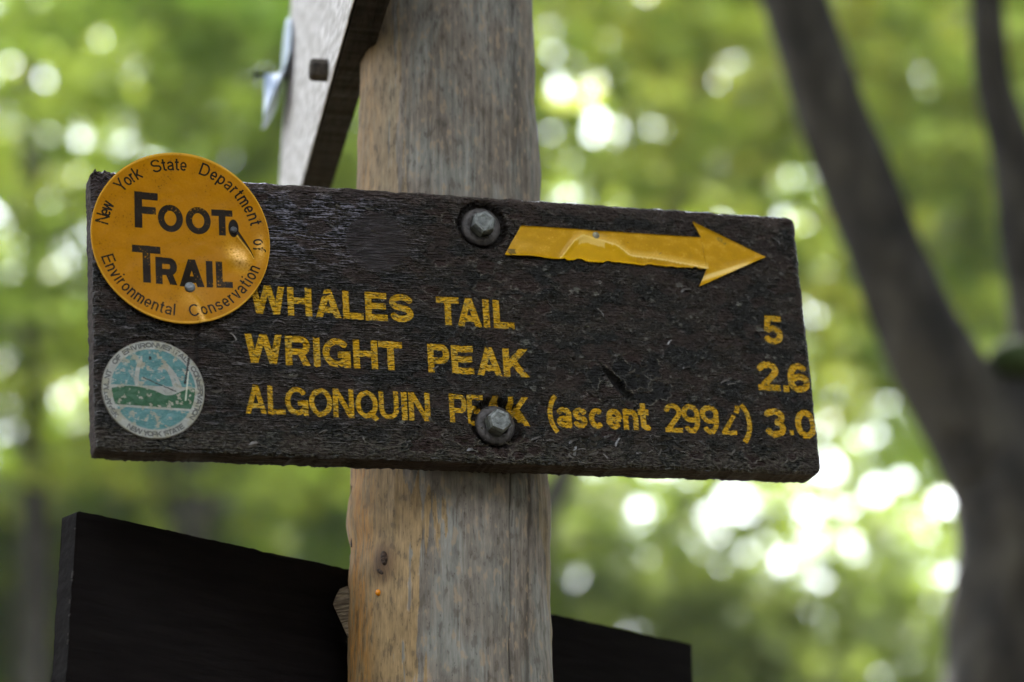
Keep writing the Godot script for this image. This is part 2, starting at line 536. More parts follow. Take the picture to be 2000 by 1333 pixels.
func sign_post() -> void:
	var t := thing("sign_post", "peeled grey and orange log post the trail sign is bolted to", "post", Vector3(AX.x, 0, AX.z))
	var nz := noise(21, 22.0, 3)
	# texture: u once round from +x towards the front, v over 0.70 m of height
	var w := 1024
	var h := 1536
	var img := PackedByteArray(); img.resize(w * h * 3)
	var hgt := PackedFloat32Array(); hgt.resize(w * h)
	var streak := noise(31, 1.0, 4)
	var wide := noise(32, 1.0, 3)
	var fine := noise(33, 1.0, 2)
	var blot := noise(34, 1.0, 4)
	var peel := noise(35, 1.0, 4)
	var crack := noise(36, 1.0, 2)
	for j in h:
		var y := 2.40 - 0.70 * j / h
		for i in w:
			var gd := 360.0 * i / w        # 0 = right, 90 = towards the camera, 180 = left
			var u := gd * 0.001            # metres round, about
			var s := streak.get_noise_2d(gd * 0.75, y * 34.0)
			var s2 := fine.get_noise_2d(gd * 1.5, y * 95.0)
			var s3 := fine.get_noise_2d(gd * 3.0 + 700.0, y * 170.0)
			var wd := wide.get_noise_2d(gd * 0.045 + 0.35 * s, y * 13.0)
			var bl := blot.get_noise_2d(gd * 0.16, y * 62.0)
			var pl := peel.get_noise_2d(gd * 0.16, y * 13.0)
			# weathered wood
			var v := 0.425 + 0.036 * s + 0.026 * s2 + 0.030 * s3 + 0.060 * bl + 0.09 * wd + 0.085 * streak.get_noise_2d(gd * 0.22 + 90.0, y * 7.0)
			var c := Color(v * 1.0, v * 0.935, v * 0.85)
			if wd > 0.0: c = c.lerp(Color(v * 0.94, v * 0.945, v * 0.90), clampf(wd * 1.8, 0, 0.6))
			else: c = c.lerp(Color(v * 1.06, v * 0.95, v * 0.84), clampf(-wd * 1.8, 0, 0.6))
			var hh := 0.45 + 0.12 * s + 0.14 * s2 + 0.12 * s3
			# tan inner bark on the camera's left, with a ragged margin that reaches further round low down
			var margin := 122.0 - 14.0 * smoothstep(2.05, 1.86, y) + 20.0 * pl + 6.0 * bl
			margin -= 16.0 * exp(-pow((y - 1.935) / 0.022, 2)) 
			var tan_in := smoothstep(margin - 1.0, margin + 1.6, gd) * (1.0 - smoothstep(215.0, 235.0, gd + 20.0 * pl))
			var deep := smoothstep(0.0, 0.32, s + 0.6 * wd + 0.12)
			var ct := Color(0.58, 0.475, 0.325).lerp(Color(0.635, 0.44, 0.21), deep * smoothstep(128.0, 150.0, gd))
			ct = ct * (0.93 + 0.14 * s + 0.08 * s2 + 0.07 * s3 + 0.14 * bl)
			if s < -0.42: ct = ct.lerp(Color(0.27, 0.20, 0.14), clampf((-0.42 - s) * 4.0, 0, 0.5))
			c = c.lerp(ct, tan_in * (0.9 if y < 2.05 else 0.5))
			hh += 0.20 * tan_in
			# the lip where the bark layer ends
			var lip := exp(-pow((gd - margin) / 0.8, 2)) * smoothstep(-0.1, 0.25, bl)
			c = c.lerp(Color(0.66, 0.58, 0.46), 0.55 * lip)
			hh += 0.14 * lip
			# tan strip and dark seams on the camera's right
			var strip := smoothstep(30.0, 27.0, gd + 9.0 * pl + 22.0 * smoothstep(1.97, 1.88, y)) if y < 2.1 else 0.0
			c = c.lerp(Color(0.52, 0.45, 0.32) * (0.95 + 0.35 * s), 0.75 * strip)
			hh += 0.1 * strip
			var seam_at := 52.0 + 2.0 * crack.get_noise_1d(y * 9.0)
			var seam := exp(-pow((gd - seam_at) / 0.55, 2)) * (1.0 if y < 2.02 else 0.0)
			var seam2_at := 36.0 + 2.5 * crack.get_noise_1d(y * 12.0 + 40.0) + 90.0 * maxf(0.0, 1.93 - y) * 0.6
			var seam2 := exp(-pow((gd - seam2_at) / 1.6, 2)) * (0.8 if y < 2.02 else 0.0)
			var band := smoothstep(0.05, 0.35, s + 0.3) * exp(-pow((gd - 38.0 - 30.0 * (y - 2.2)) / 7.0, 2)) * (0.75 if y > 2.1 else 0.0)
			var dark := clampf(seam + seam2 * 0.8 + band * 0.7, 0.0, 1.0)
			c = c.lerp(Color(0.16, 0.14, 0.12), dark * 0.85)
			hh -= 0.35 * clampf(seam + seam2 + band * 0.5, 0.0, 1.0)
			# checks: fine dark cracks along the grain
			var ck := crack.get_noise_2d(gd * 0.55 + 300.0 + 0.2 * s, y * 8.0)
			if absf(ck) < 0.009 and bl < -0.05:
				c = c.lerp(Color(0.17, 0.145, 0.12), 0.5)
				hh -= 0.2
			# old stains: pale and brown patches
			if bl > 0.30 and gd < margin: c = c.lerp(Color(0.55, 0.47, 0.38), clampf((bl - 0.30) * 4.0, 0, 0.6))
			if bl < -0.34: c = c.lerp(Color(0.25, 0.22, 0.18), clampf((-0.34 - bl) * 3.0, 0, 0.3))
			# dark knot rings
			var kd := Vector2((gd - 129.0) / 57.3 * 0.058, (y - 1.9085) * 0.75).length()
			if kd < 0.012: c = c.lerp(Color(0.27, 0.19, 0.14), (1.0 - kd / 0.012) * 0.85)
			var o: int = (j * w + i) * 3
			img[o] = int(clampf(c.r, 0, 1) * 255); img[o + 1] = int(clampf(c.g, 0, 1) * 255); img[o + 2] = int(clampf(c.b, 0, 1) * 255)
			hgt[j * w + i] = hh
	var m := StandardMaterial3D.new()
	m.albedo_texture = ImageTexture.create_from_image(Image.create_from_data(w, h, false, Image.FORMAT_RGB8, img))
	m.roughness = 0.72
	m.metallic_specular = 0.35
	m.heightmap_enabled = true
	m.heightmap_texture = field_image(hgt, w, h)
	m.heightmap_scale = 0.07
	var ys := []
	var yy := -0.1
	while yy < 1.75: ys.append(yy); yy += 0.09
	while yy < 2.45: ys.append(yy); yy += 0.0028
	while yy < 3.05: ys.append(yy); yy += 0.05
	var sides := 340
	var pts := PackedVector3Array()
	var uvs := PackedVector2Array()
	for y in ys:
		for a in sides + 1:
			var g := TAU * a / sides
			var r := post_radius(y, g, nz)
			pts.append(Vector3(cos(g) * r, y, sin(g) * r))
			uvs.append(Vector2(float(a) / sides, (2.40 - y) / 0.70))
	part("log", grid_mesh(pts, uvs, sides + 1, ys.size(), false), m, t)
	# sawn top, far above the frame
	part("log_end", lathe_top(0.056, 3.048), plain(Color(0.5, 0.42, 0.3)), t)
	# curl of loose bark on the left edge, and the stub of a knot
	var flap := slab_mesh(PackedVector2Array([Vector2(-0.0105, 0.010), Vector2(-0.0088, 0.0140), Vector2(-0.004, 0.0205), Vector2(0.0025, 0.0215), Vector2(0.0045, 0.004), Vector2(0.0035, -0.0175), Vector2(0.0005, -0.016)]), 0.0016, 0.0015, 0.0003, 9)
	var fl := part("bark_flake", flap, stained_wood(27, Color(0.30, 0.25, 0.20), Color(0.52, 0.46, 0.38), 40.0), t)
	fl.position = Vector3(-0.0620, 1.8845, 0.012)
	fl.rotation_degrees = Vector3(0, -24, 4)
	fl.scale = Vector3(0.8, 0.85, 1)
	for k in 2:
		var lump := SphereMesh.new()
		lump.radius = 0.0032; lump.height = 0.0064; lump.radial_segments = 20; lump.rings = 10
		var kg := deg_to_rad([127.5, 131.0][k])
		var kn := part("knot", lump, stained_wood(25, Color(0.10, 0.075, 0.06), Color(0.36, 0.29, 0.24), 60.0), t)
		kn.position = Vector3(cos(kg), 0, sin(kg)) * [0.0612, 0.0600][k] + Vector3(0, [1.9100, 1.9032][k], 0)
		kn.rotation_degrees = Vector3(0, -39, [12.0, 52.0][k])
		kn.scale = [Vector3(0.75, 1.5, 0.7), Vector3(0.6, 1.25, 0.6)][k]
	rng.seed = 5
	for k in 5:
		var bp := PackedVector2Array()
		for a in 9:
			var g := TAU * a / 9
			bp.append(Vector2(cos(g) * 0.0032, sin(g) * (0.0075 if k < 3 else 0.005)) * rng.randf_range(0.7, 1.25))
		var bit := part("bark_remnant", slab_mesh(bp, 0.007, 0.0015, 0.0006, 15 + k), plain([Color(0.17, 0.14, 0.13), Color(0.20, 0.165, 0.15), Color(0.14, 0.12, 0.115), Color(0.56, 0.52, 0.47), Color(0.50, 0.47, 0.40)][k], 0.85), t)
		var bg := deg_to_rad([171.0, 178.0, 168.0, 176.0, 181.0][k])
		var by: float = [1.952, 1.944, 1.936, 1.963, 1.921][k]
		bit.position = Vector3(cos(bg) * 0.0618, by, sin(bg) * 0.0618)
		bit.rotation_degrees = Vector3(0, 90.0 - rad_to_deg(bg), rng.randf_range(-12, 12))
	var bead := SphereMesh.new()
	bead.radius = 0.0016; bead.height = 0.004; bead.radial_segments = 12; bead.rings = 6
	var bm := plain(Color(0.85, 0.52, 0.08), 0.15)
	var bd := part("resin_drop", bead, bm, t)
	bd.position = Vector3(cos(deg_to_rad(133.0)), 0, sin(deg_to_rad(133.0))) * 0.0604 + Vector3(0, 1.8905, 0)

func lathe_top(r: float, y: float) -> ArrayMesh:
	var st := SurfaceTool.new()
	st.begin(Mesh.PRIMITIVE_TRIANGLES)
	st.set_smooth_group(-1)
	for a in 40:
		var g := TAU * a / 40
		var h := TAU * (a + 1) / 40
		for p in [Vector3(0, y, 0), Vector3(cos(g) * r, y, sin(g) * r), Vector3(cos(h) * r, y, sin(h) * r)]: st.add_vertex(p)
	st.generate_normals()
	return st.commit()

# ---------------------------------------------------------------- the sign
const SIGN_AT := Vector3(-0.02745, 2.04361, -1.54949)
const SIGN_TURN := Vector3(-2.203, 17.870, 2.550)
const BW := 0.4436
const BH := 0.170
var relief: PackedFloat32Array
const TW := 1600
const TH := 614
const PX := 3.607          # texels per millimetre

func sdot(x: float, y: float, cx: float, cy: float) -> float:
	return sqrt((x - cx) * (x - cx) + (y - cy) * (y - cy))

func put_word(buf: PackedFloat32Array, word: String, xs: Array, ws: Array, b0: float, b1: float, h0: float, half := 0.115, slope := 0.0) -> void:
	for k in word.length():
		var f := float(k) / maxi(1, word.length() - 1)
		var half_k := half
		var g := glyph(word[k], half)
		var wpx: float = ws[k] * PX
		draw_glyph(buf, TW, TH, word[k], Vector2(xs[k], lerpf(b0, b1, f)) * PX, Vector2(wpx / maxf(g[2], 0.1), slope * wpx), Vector2(0, -h0 * PX), half_k)

func stamp(img: PackedByteArray, hgt: PackedFloat32Array, rgh: PackedFloat32Array, ink: PackedFloat32Array, at: Vector2, size: Vector2, s: int, inner: Color, amount: float, lip: Color, lip_amount: float, rise: float) -> void:
	var nz := noise(s + 900, 0.9, 2)
	var grit := noise(s + 950, 0.9, 2)
	var out := Vector2i(int((size.x * 1.6 + 1.5) * PX), int((size.y * 1.6 + 1.5) * PX))
	var c := Vector2i(int(at.x * PX), int(at.y * PX))
	for y in range(maxi(0, c.y - out.y), mini(TH, c.y + out.y)):
		for x in range(maxi(0, c.x - out.x), mini(TW, c.x + out.x)):
			var k := y * TW + x
			if ink[k] > 0.3: continue
			var p := Vector2(x - c.x, y - c.y) / PX
			var u := p / size
			var dir := u.normalized()
			var rr := 1.0 + 0.5 * nz.get_noise_2d(dir.x * 1.1, dir.y * 1.1)
			var d := (u.length() - rr) * minf(size.x, size.y) + 0.13 * grit.get_noise_2d(p.x * 1.0, p.y * 1.0)     # millimetres outside the edge
			var a := smoothstep(0.15, -0.15, d) * amount
			var e := exp(-pow((d - 0.25) / 0.34, 2)) * lip_amount * clampf(0.45 + 0.9 * grit.get_noise_2d(dir.x * 0.9 + 5.0, dir.y * 0.9) + 0.35 * dir.y, 0.0, 1.0)  # lip paler on its lower side: light from above painted in
			if a < 0.01 and e < 0.01: continue
			var g := 1.0 + 0.25 * grit.get_noise_2d(p.x * 0.5, p.y * 2.2)
			var o := k * 3
			var col := Color(img[o] / 255.0, img[o + 1] / 255.0, img[o + 2] / 255.0).lerp(inner * g, a).lerp(lip, e)
			img[o] = int(clampf(col.r, 0, 1) * 255); img[o + 1] = int(clampf(col.g, 0, 1) * 255); img[o + 2] = int(clampf(col.b, 0, 1) * 255)
			hgt[k] += rise * a + 0.22 * e
			rgh[k] = lerpf(rgh[k], 0.42, a)

func main_sign() -> void:
	var t := thing("trail_sign", "dark brown flaking board lettered WHALES TAIL, WRIGHT PEAK, ALGONQUIN PEAK", "sign", SIGN_AT, SIGN_TURN)
	var ink := PackedFloat32Array(); ink.resize(TW * TH)
	put_word(ink, "WHALES", [91.7, 113.6, 130.4, 146.8, 160.4, 175.3], [20.4, 14.7, 15.5, 12.7, 13.7, 14.8], 84.1, 84.9, 17.9)
	put_word(ink, "TAIL", [204.2, 216.9, 233.1, 239.5], [14.3, 15.3, 4.2, 13.2], 85.3, 85.6, 18.0)
	put_word(ink, "WRIGHT", [87.3, 111.2, 127.9, 133.4, 151.8, 167.2], [22.1, 15.2, 4.2, 16.9, 14.9, 14.6], 114.9, 115.5, 18.2)
	put_word(ink, "PEAK", [197.1, 211.6, 227.3, 243.5], [13.5, 13.9, 15.6, 16.4], 115.6, 116.1, 18.0)
	put_word(ink, "ALGONQUIN", [86.6, 99.8, 110.0, 124.2, 138.5, 151.9, 166.0, 179.3, 183.9], [12.3, 10.2, 13.6, 13.7, 12.2, 13.2, 11.7, 3.7, 12.8], 145.8, 146.3, 17.7, 0.098)
	put_word(ink, "PEAK", [208.8, 219.7, 230.7, 245.3], [10.4, 10.1, 13.3, 12.7], 146.4, 146.7, 18.1, 0.100)
	put_word(ink, "(", [269.3], [5.5], 145.4, 145.4, 17.4, 0.095)
	put_word(ink, "ascent", [274.9, 285.2, 295.2, 305.9, 316.9, 326.7], [9.7, 8.9, 9.7, 10.4, 9.8, 6.9], 146.9, 146.5, 18.4, 0.098)
	put_word(ink, "299", [343.6, 354.8, 366.8], [11.2, 11.6, 12.0], 147.5, 147.5, 19.0, 0.094)
	put_word(ink, "z", [380.0], [10.1], 147.5, 147.5, 19.0, 0.090)
	put_word(ink, "'", [389.3], [3.6], 147.2, 147.2, 18.8, 0.09)
	put_word(ink, ")", [394.5], [5.7], 147.0, 147.0, 18.3, 0.095)
	put_word(ink, "3", [408.1], [14.6], 147.8, 147.8, 18.8, 0.106)
	put_word(ink, ".", [425.0], [2.2], 145.8, 145.8, 14.0)
	put_word(ink, "0", [428.8], [14.4], 147.9, 147.9, 18.9, 0.106)
	put_word(ink, "5", [413.5], [13.7], 87.1, 87.1, 19.0, 0.106)
	put_word(ink, "2", [406.9], [14.7], 117.7, 117.7, 19.1, 0.106)
	put_word(ink, ".", [423.8], [3.6], 118.1, 118.1, 18.9)
	put_word(ink, "6", [427.0], [15.1], 117.9, 117.9, 19.2, 0.106)

	var img := PackedByteArray(); img.resize(TW * TH * 3)
	var rgh := PackedFloat32Array(); rgh.resize(TW * TH)
	relief = PackedFloat32Array(); relief.resize(TW * TH)
	var grain := noise(41, 1.0, 3)
	var g2 := noise(42, 1.0, 2)
	var lump := noise(43, 1.0, 3)
	var flk := noise(44, 1.0, 3)
	var cell := FastNoiseLite.new()
	cell.seed = 45; cell.noise_type = FastNoiseLite.TYPE_CELLULAR; cell.frequency = 1.0
	cell.cellular_return_type = FastNoiseLite.RETURN_DISTANCE; cell.fractal_octaves = 1; cell.fractal_type = FastNoiseLite.FRACTAL_NONE
	var hue := noise(46, 1.0, 3)
	var crk := noise(47, 1.0, 3)
	var speck := noise(48, 1.0, 3)
	for j in TH:
		var y := (j + 0.5) / PX
		for i in TW:
			var x := (i + 0.5) / PX
			var k := j * TW + i
			var leftness := 1.0 - smoothstep(190.0, 300.0, x + y * 0.4)
			var a := grain.get_noise_2d(x * 0.055, y * 0.85)          # grain, long in x
			var b := g2.get_noise_2d(x * 0.20, y * 1.9)
			var l := lump.get_noise_2d(x * 0.30, y * 0.42)
			var f := flk.get_noise_2d(x * 0.038, y * 0.062)
			var hu := hue.get_noise_2d(x * 0.02, y * 0.05)
			var wx := 2.2 * crk.get_noise_2d(x * 0.12, y * 0.12 + 31.0)
			var ce := cell.get_noise_2d(x * 0.085 + 0.12 * wx, y * 0.125 + 0.10 * l)           # -1 at cell points
			var sp := speck.get_noise_2d(x * 0.55, y * 0.75)
			var hgt := 0.5 + (0.20 + 0.16 * leftness) * a + 0.16 * b + 0.20 * l + 0.05 * sp
			var c := Color(0.116, 0.108, 0.097).lerp(Color(0.160, 0.138, 0.120), clampf(hu * 1.8 + 0.35, 0, 1))
			c = c.lerp(Color(0.095, 0.098, 0.094), clampf(-hu * 1.8, 0, 0.7))
			c = c * (1.0 + 0.30 * b + 0.25 * a + 0.28 * sp)
			# pale flecks of weathered paint, also painting in the coat's glints
			c = c.lerp(Color(0.37, 0.35, 0.335), smoothstep(0.34, 0.62, sp + 0.4 * l + 0.25 * a) * 0.24)
			# bluish sky gleam painted into the worn grain at the upper left
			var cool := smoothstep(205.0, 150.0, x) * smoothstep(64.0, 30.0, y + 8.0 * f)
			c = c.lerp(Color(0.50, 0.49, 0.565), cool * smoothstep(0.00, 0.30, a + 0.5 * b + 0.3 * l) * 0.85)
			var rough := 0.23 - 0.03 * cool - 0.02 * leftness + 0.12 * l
			# dull weathered fibre on the crests of the grain
			var worn := smoothstep(0.16, 0.42, a + 0.35 * b + 0.25 * l)
			c = c.lerp(Color(0.40, 0.38, 0.39), worn * (0.50 * leftness + 0.14))
			# flaked patches: the old red-brown coat shows, its margin a pale lip
			var edge_y := minf(y, 170.0 - y)
			var bias := 0.10 * smoothstep(16.0, 4.0, edge_y) + 0.05 * smoothstep(190.0, 250.0, x) - 0.06 * leftness
			var fv := f + 0.09 * l + 0.03 * sp + bias - 0.17
			if fv > 0.0:
				c = c.lerp(Color(0.178, 0.135, 0.120) * (1.0 + 0.3 * b), 0.6)
				hgt -= 0.15
				rough = 0.5
			var lipv := exp(-pow((fv + 0.024) / (0.024 + 0.030 * absf(lump.get_noise_2d(x * 0.05 + 77.0, y * 0.05))), 2))
			var lip_on := smoothstep(0.0, 0.3, crk.get_noise_2d(x * 0.11, y * 0.11) + 0.10)
			c = c.lerp(Color(0.42, 0.40, 0.37), lipv * lip_on * 0.28)
			hgt += 0.14 * lipv * lip_on
			# blisters, most of them right of the post
			var blister := smoothstep(-0.80, -0.93, ce)
			var rim := exp(-pow((ce + 0.80 + 0.10 * b) / 0.045, 2)) * smoothstep(0.05, 0.40, crk.get_noise_2d(x * 0.16 + 90.0, y * 0.20))
			c = c.lerp(Color(0.44, 0.43, 0.41), rim * 0.8 * (1.0 - 0.6 * leftness))
			hgt += 0.10 * rim - 0.12 * blister * (1.0 - leftness)
			# thin cracks along the grain
			var cr := crk.get_noise_2d(x * 0.018, y * 0.30)
			if absf(cr) < 0.010:
				hgt -= 0.22
				c = c * 0.65
			# green-grey film along the lower edge
			c = c.lerp(Color(0.31, 0.30, 0.26), smoothstep(147.0, 165.0, y + 10.0 * f) * 0.62 * smoothstep(-0.25, 0.3, l + b))
			# bare weathered wood along the top edge
			c = c.lerp(Color(0.29, 0.245, 0.225) * (1.0 + 0.5 * b), smoothstep(9.0, 2.0, y + 9.0 * f) * 0.6)
			# clean round where another marker once sat
			var rd := sdot(x, y, 169.5, 34.5) + 1.6 * l
			var was := smoothstep(20.4, 17.6, rd + 1.2 * sp)
			c = c.lerp(Color(0.125, 0.102, 0.100) * (1.0 + 0.25 * a), was * 0.72)
			hgt = lerpf(hgt, 0.50 + 0.10 * a, was * 0.8)
			rough = lerpf(rough, 0.42, was)
			# darker stain between the two markers, and the crack below the upper one
			var cx := 60.6 - 2.6 * (y - 94.0) / 25.0 + 2.0 * crk.get_noise_1d(y * 0.08)
			if y > 92.0 and y < 124.0:
				var q := exp(-pow((x - cx) / 1.3, 2))
				c = c.lerp(Color(0.075, 0.065, 0.06), q * 0.8)
				hgt -= 0.25 * q
			# split gouge right of centre
			var gx := 309.0 + (y - 109.7) * 0.78 + 1.5 * b
			if y > 106.0 and y < 132.0:
				var wide_g := 3.4 * sin((y - 106.0) / 26.0 * PI) + 0.3
				var q2 := smoothstep(wide_g + 0.7, wide_g - 0.4, absf(x - gx))
				c = c.lerp(Color(0.055, 0.047, 0.04), q2 * 0.95)
				hgt -= 0.42 * q2
				var q3 := exp(-pow((x - gx - wide_g - 1.2) / 0.9, 2)) 
				c = c.lerp(Color(0.42, 0.39, 0.33), q3 * 0.9 * smoothstep(-0.2, 0.3, b + l))
			# scraped ring of lifted paint beside it
			var ring_r := sdot(x, y * 1.05, 341.0, 121.0) + 1.2 * l
			var ring_on := exp(-pow((ring_r - 6.8) / 0.55, 2)) * smoothstep(117.0, 123.0, y)
			c = c.lerp(Color(0.46, 0.44, 0.40), ring_on * 0.85)
			hgt += 0.18 * ring_on
			# raw wood in the drilled recesses, darkened by painted-in shade
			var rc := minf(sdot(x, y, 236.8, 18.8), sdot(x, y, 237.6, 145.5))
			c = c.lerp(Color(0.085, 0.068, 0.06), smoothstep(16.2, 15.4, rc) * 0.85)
			# small nail hole by the 5
			var hole := smoothstep(2.4, 1.6, sdot(x, y, 409.6, 82.2))
			c = c.lerp(Color(0.03, 0.025, 0.022), hole)
			hgt -= 0.4 * hole
			# painted letters, worn through on high and flaked spots
			var p := ink[k]
			if p > 0.0:
				var wear := smoothstep(0.30, 0.40, lump.get_noise_2d(x * 0.22 + 500.0, y * 0.5) + 0.35 * b)
				var line_wear := 1.0 if absf(cr) < 0.005 or lipv * lip_on > 0.75 else 0.0
				p *= 1.0 - maxf(wear * 0.55, line_wear * 0.65)
				var pale := smoothstep(-0.05, 0.40, l + 0.5 * crk.get_noise_2d(x * 0.07, y * 0.10) + 0.2 * b)
				var yc := Color(0.69, 0.515, 0.04).lerp(Color(0.66, 0.54, 0.22), pale * 0.9) * (1.0 + 0.10 * b)
				c = c.lerp(yc, p)
				c = c.lerp(Color(0.09, 0.075, 0.06), smoothstep(0.0, 0.3, ink[k]) * smoothstep(0.75, 0.35, ink[k]) * 0.8)  # dark outline paints in the shade of a recessed letter edge
				hgt = lerpf(hgt, hgt * 0.6 + 0.02, p)
				rough = lerpf(rough, 0.46, p)
			var o := k * 3
			img[o] = int(clampf(c.r, 0, 1) * 255); img[o + 1] = int(clampf(c.g, 0, 1) * 255); img[o + 2] = int(clampf(c.b, 0, 1) * 255)
			rgh[k] = rough
			relief[k] = hgt
	# flaked patches with lifted rims, and small pale blisters, each where it happened to form
	var sr := RandomNumberGenerator.new()
	sr.seed = 1212
	for k in 46:
		var big := sr.randf_range(2.0, 6.5)
		var at := Vector2(sr.randf_range(185, 425), sr.randf_range(150, 166))
		if k % 3 == 1: at = Vector2(sr.randf_range(190, 275), sr.randf_range(40, 76))
		if k % 3 == 2 and k % 2 == 0: at = Vector2(sr.randf_range(285, 365), sr.randf_range(100, 132))
		if k % 7 == 3: at = Vector2(sr.randf_range(90, 430), sr.randf_range(8, 18))
		stamp(img, relief, rgh, ink, at, Vector2(big, big * sr.randf_range(0.4, 0.8)), k, Color(0.165, 0.122, 0.110), 0.9, Color(0.46, 0.44, 0.40), 0.8, -0.16)
	for k in 120:
		var at := Vector2(sr.randf_range(225, 435), sr.randf_range(42, 150))
		if sr.randf() < 0.25: at = Vector2(sr.randf_range(100, 430), sr.randf_range(20, 160))
		var big := sr.randf_range(0.5, 1.3) + (1.0 if sr.randf() < 0.18 else 0.0)
		stamp(img, relief, rgh, ink, at, Vector2(big, big * sr.randf_range(0.6, 1.0)), 100 + k, Color(0.33, 0.325, 0.30) if sr.randf() < 0.6 else Color(0.10, 0.095, 0.085), sr.randf_range(0.6, 1.0), Color(0.50, 0.49, 0.46), sr.randf_range(0.2, 1.2), 0.10)
	# scraped and lifted paint beside the gouge
	for q in [[327, 112, 9, 8, 0.75], [343, 121, 7, 6, 0.95], [338, 106, 6, 7, 0.8], [318, 108, 6, 5, 0.6], [300, 113, 4, 7, 0.7], [332, 127, 8, 4, 0.7]]:
		stamp(img, relief, rgh, ink, Vector2(q[0], q[1]), Vector2(q[2], q[3]), 300 + int(q[0]), Color(0.095, 0.093, 0.092), 0.85, Color(0.55, 0.535, 0.49), q[4] * 0.95, -0.10)
	var m := StandardMaterial3D.new()
	m.resource_name = "painted_board"
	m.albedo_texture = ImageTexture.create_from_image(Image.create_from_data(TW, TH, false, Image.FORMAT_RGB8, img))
	m.roughness = 1.0
	m.roughness_texture = field_image(rgh, TW, TH)
	m.metallic_specular = 0.27
	m.heightmap_enabled = true
	m.heightmap_texture = field_image(relief, TW, TH)
	m.heightmap_scale = 0.42

	# front face with real relief: rounded arrises, chipped top corner, the recesses round the bolts, the gouge
	var nx := 330
	var ny := 130
	var en := noise(51, 1.0, 3)
	var pts := PackedVector3Array()
	var uvs := PackedVector2Array()
	var bolts := [Vector2(0.0150, 0.0662), Vector2(0.0158, -0.0605)]
	for jj in ny:
		for ii in nx:
			# border columns and rows crowd at the edges
			var fx := float(ii) / (nx - 1)
			var fy := float(jj) / (ny - 1)
			var x := (fx - 0.5) * BW
			var y := (0.5 - fy) * BH
			var mx := x * 1000.0
			var my := y * 1000.0
			# uneven outline
			var ox := 0.0007 * en.get_noise_2d(my * 0.09, mx * 0.02) * signf(fx - 0.5) * smoothstep(0.47, 0.5, absf(fx - 0.5))
			var oy := 0.0009 * en.get_noise_2d(mx * 0.07 + 40.0, my * 0.01) * smoothstep(0.44, 0.5, absf(fy - 0.5))
			oy += 0.0010 * maxf(0.0, en.get_noise_2d(mx * 0.5, 9.0)) * smoothstep(0.47, 0.5, fy) * -1.0
			var ex := minf(fx, 1.0 - fx) * BW
			var ey := minf(fy, 1.0 - fy) * BH
			var z := -0.0022 * pow(clampf(1.0 - ex / 0.0034, 0, 1), 2) - 0.0022 * pow(clampf(1.0 - ey / 0.0032, 0, 1), 2)
			# corner radius
			var cdx := maxf(0.0, 0.005 - ex)
			var cdy := maxf(0.0, 0.005 - ey)
			if cdx > 0.0 and cdy > 0.0:
				var cl := Vector2(cdx, cdy).length()
				if cl > 0.005:
					var back := (Vector2(cdx, cdy) / cl) * (cl - 0.005)
					ox += back.x * (1.0 if fx < 0.5 else -1.0)
					oy += back.y * (-1.0 if fy < 0.5 else 1.0)
			# splintered knob at the top left
			if fx < 0.045 and fy < 0.10:
				oy += 0.0042 * smoothstep(0.045, 0.0, fx) * (0.55 + 1.1 * en.get_noise_2d(mx * 0.55, 3.0)) * smoothstep(0.10, 0.0, fy)
				z -= 0.004 * smoothstep(0.045, 0.01, fx) * smoothstep(0.10, 0.02, fy) * (0.6 + en.get_noise_2d(mx * 0.4, my * 0.4))
			for q in bolts:
				var d := Vector2(x, y).distance_to(q)
				z -= 0.0050 * smoothstep(0.0160, 0.0150, d + 0.0006 * en.get_noise_2d(mx, my))
			var tx := mx + 221.8
			var ty := 85.0 - my
			if ty > 106.0 and ty < 132.0:
				var gw := 3.2 * sin((ty - 106.0) / 26.0 * PI) + 0.2
				var go := absf(tx - (309.0 + (ty - 109.7) * 0.78))
				z -= 0.0034 * smoothstep(gw, gw * 0.35, go)
				z += 0.0011 * exp(-pow((go - gw - 1.0) / 1.0, 2))
			var ti := clampi(int(fx * TW), 0, TW - 1)
			var tj := clampi(int(fy * TH), 0, TH - 1)
			z += 0.0009 * (relief[tj * TW + ti] - 0.5)
			pts.append(Vector3(x + ox, y + oy, z))
			uvs.append(Vector2(fx, fy))
	var st := SurfaceTool.new()
	st.begin(Mesh.PRIMITIVE_TRIANGLES)
	grid_into(st, pts, uvs, nx, ny)
	st.generate_normals()
	var mesh := st.commit()
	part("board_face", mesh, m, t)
	# edges and back: sawn wood, its stain nearly black below
	var loop := []
	for i in nx: loop.append(pts[i])
	for j in range(1, ny): loop.append(pts[j * nx + nx - 1])
	for i in range(nx - 2, -1, -1): loop.append(pts[(ny - 1) * nx + i])
	for j in range(ny - 2, 0, -1): loop.append(pts[j * nx])
	loop.append(loop[0])
	var sp := PackedVector3Array()
	var su := PackedVector2Array()
	var sn := noise(52, 1.0, 3)
	for r in 8:
		var run := 0.0
		for k in loop.size():
			var p: Vector3 = loop[k]
			if k: run += p.distance_to(loop[k - 1])
			var f := float(r) / 7
			var z := lerpf(p.z, -0.0218, f)
			var inn := 0.0
			if r > 0 and r < 7: inn = 0.0005 * sn.get_noise_2d(run * 300.0, z * 1600.0)
			if r == 7: inn = -0.0012
			var c := Vector2(p.x, p.y)
			var dir := Vector2(signf(c.x), 0) if absf(c.x) > BW / 2 - 0.003 else Vector2(0, signf(c.y))
			c += dir * inn
			sp.append(Vector3(c.x, c.y, z))
			su.append(Vector2(run * 6.0, z * 30.0))
	var es := SurfaceTool.new()
	es.begin(Mesh.PRIMITIVE_TRIANGLES)
	grid_into(es, sp, su, loop.size(), 8)
	es.generate_normals()
	var edge := stained_wood(61, Color(0.125, 0.092, 0.088), Color(0.25, 0.20, 0.18), 30.0)
	part("board_edge", es.commit(), edge, t)
	var hw := BW / 2 - 0.0014
	var hh := BH / 2 - 0.0014
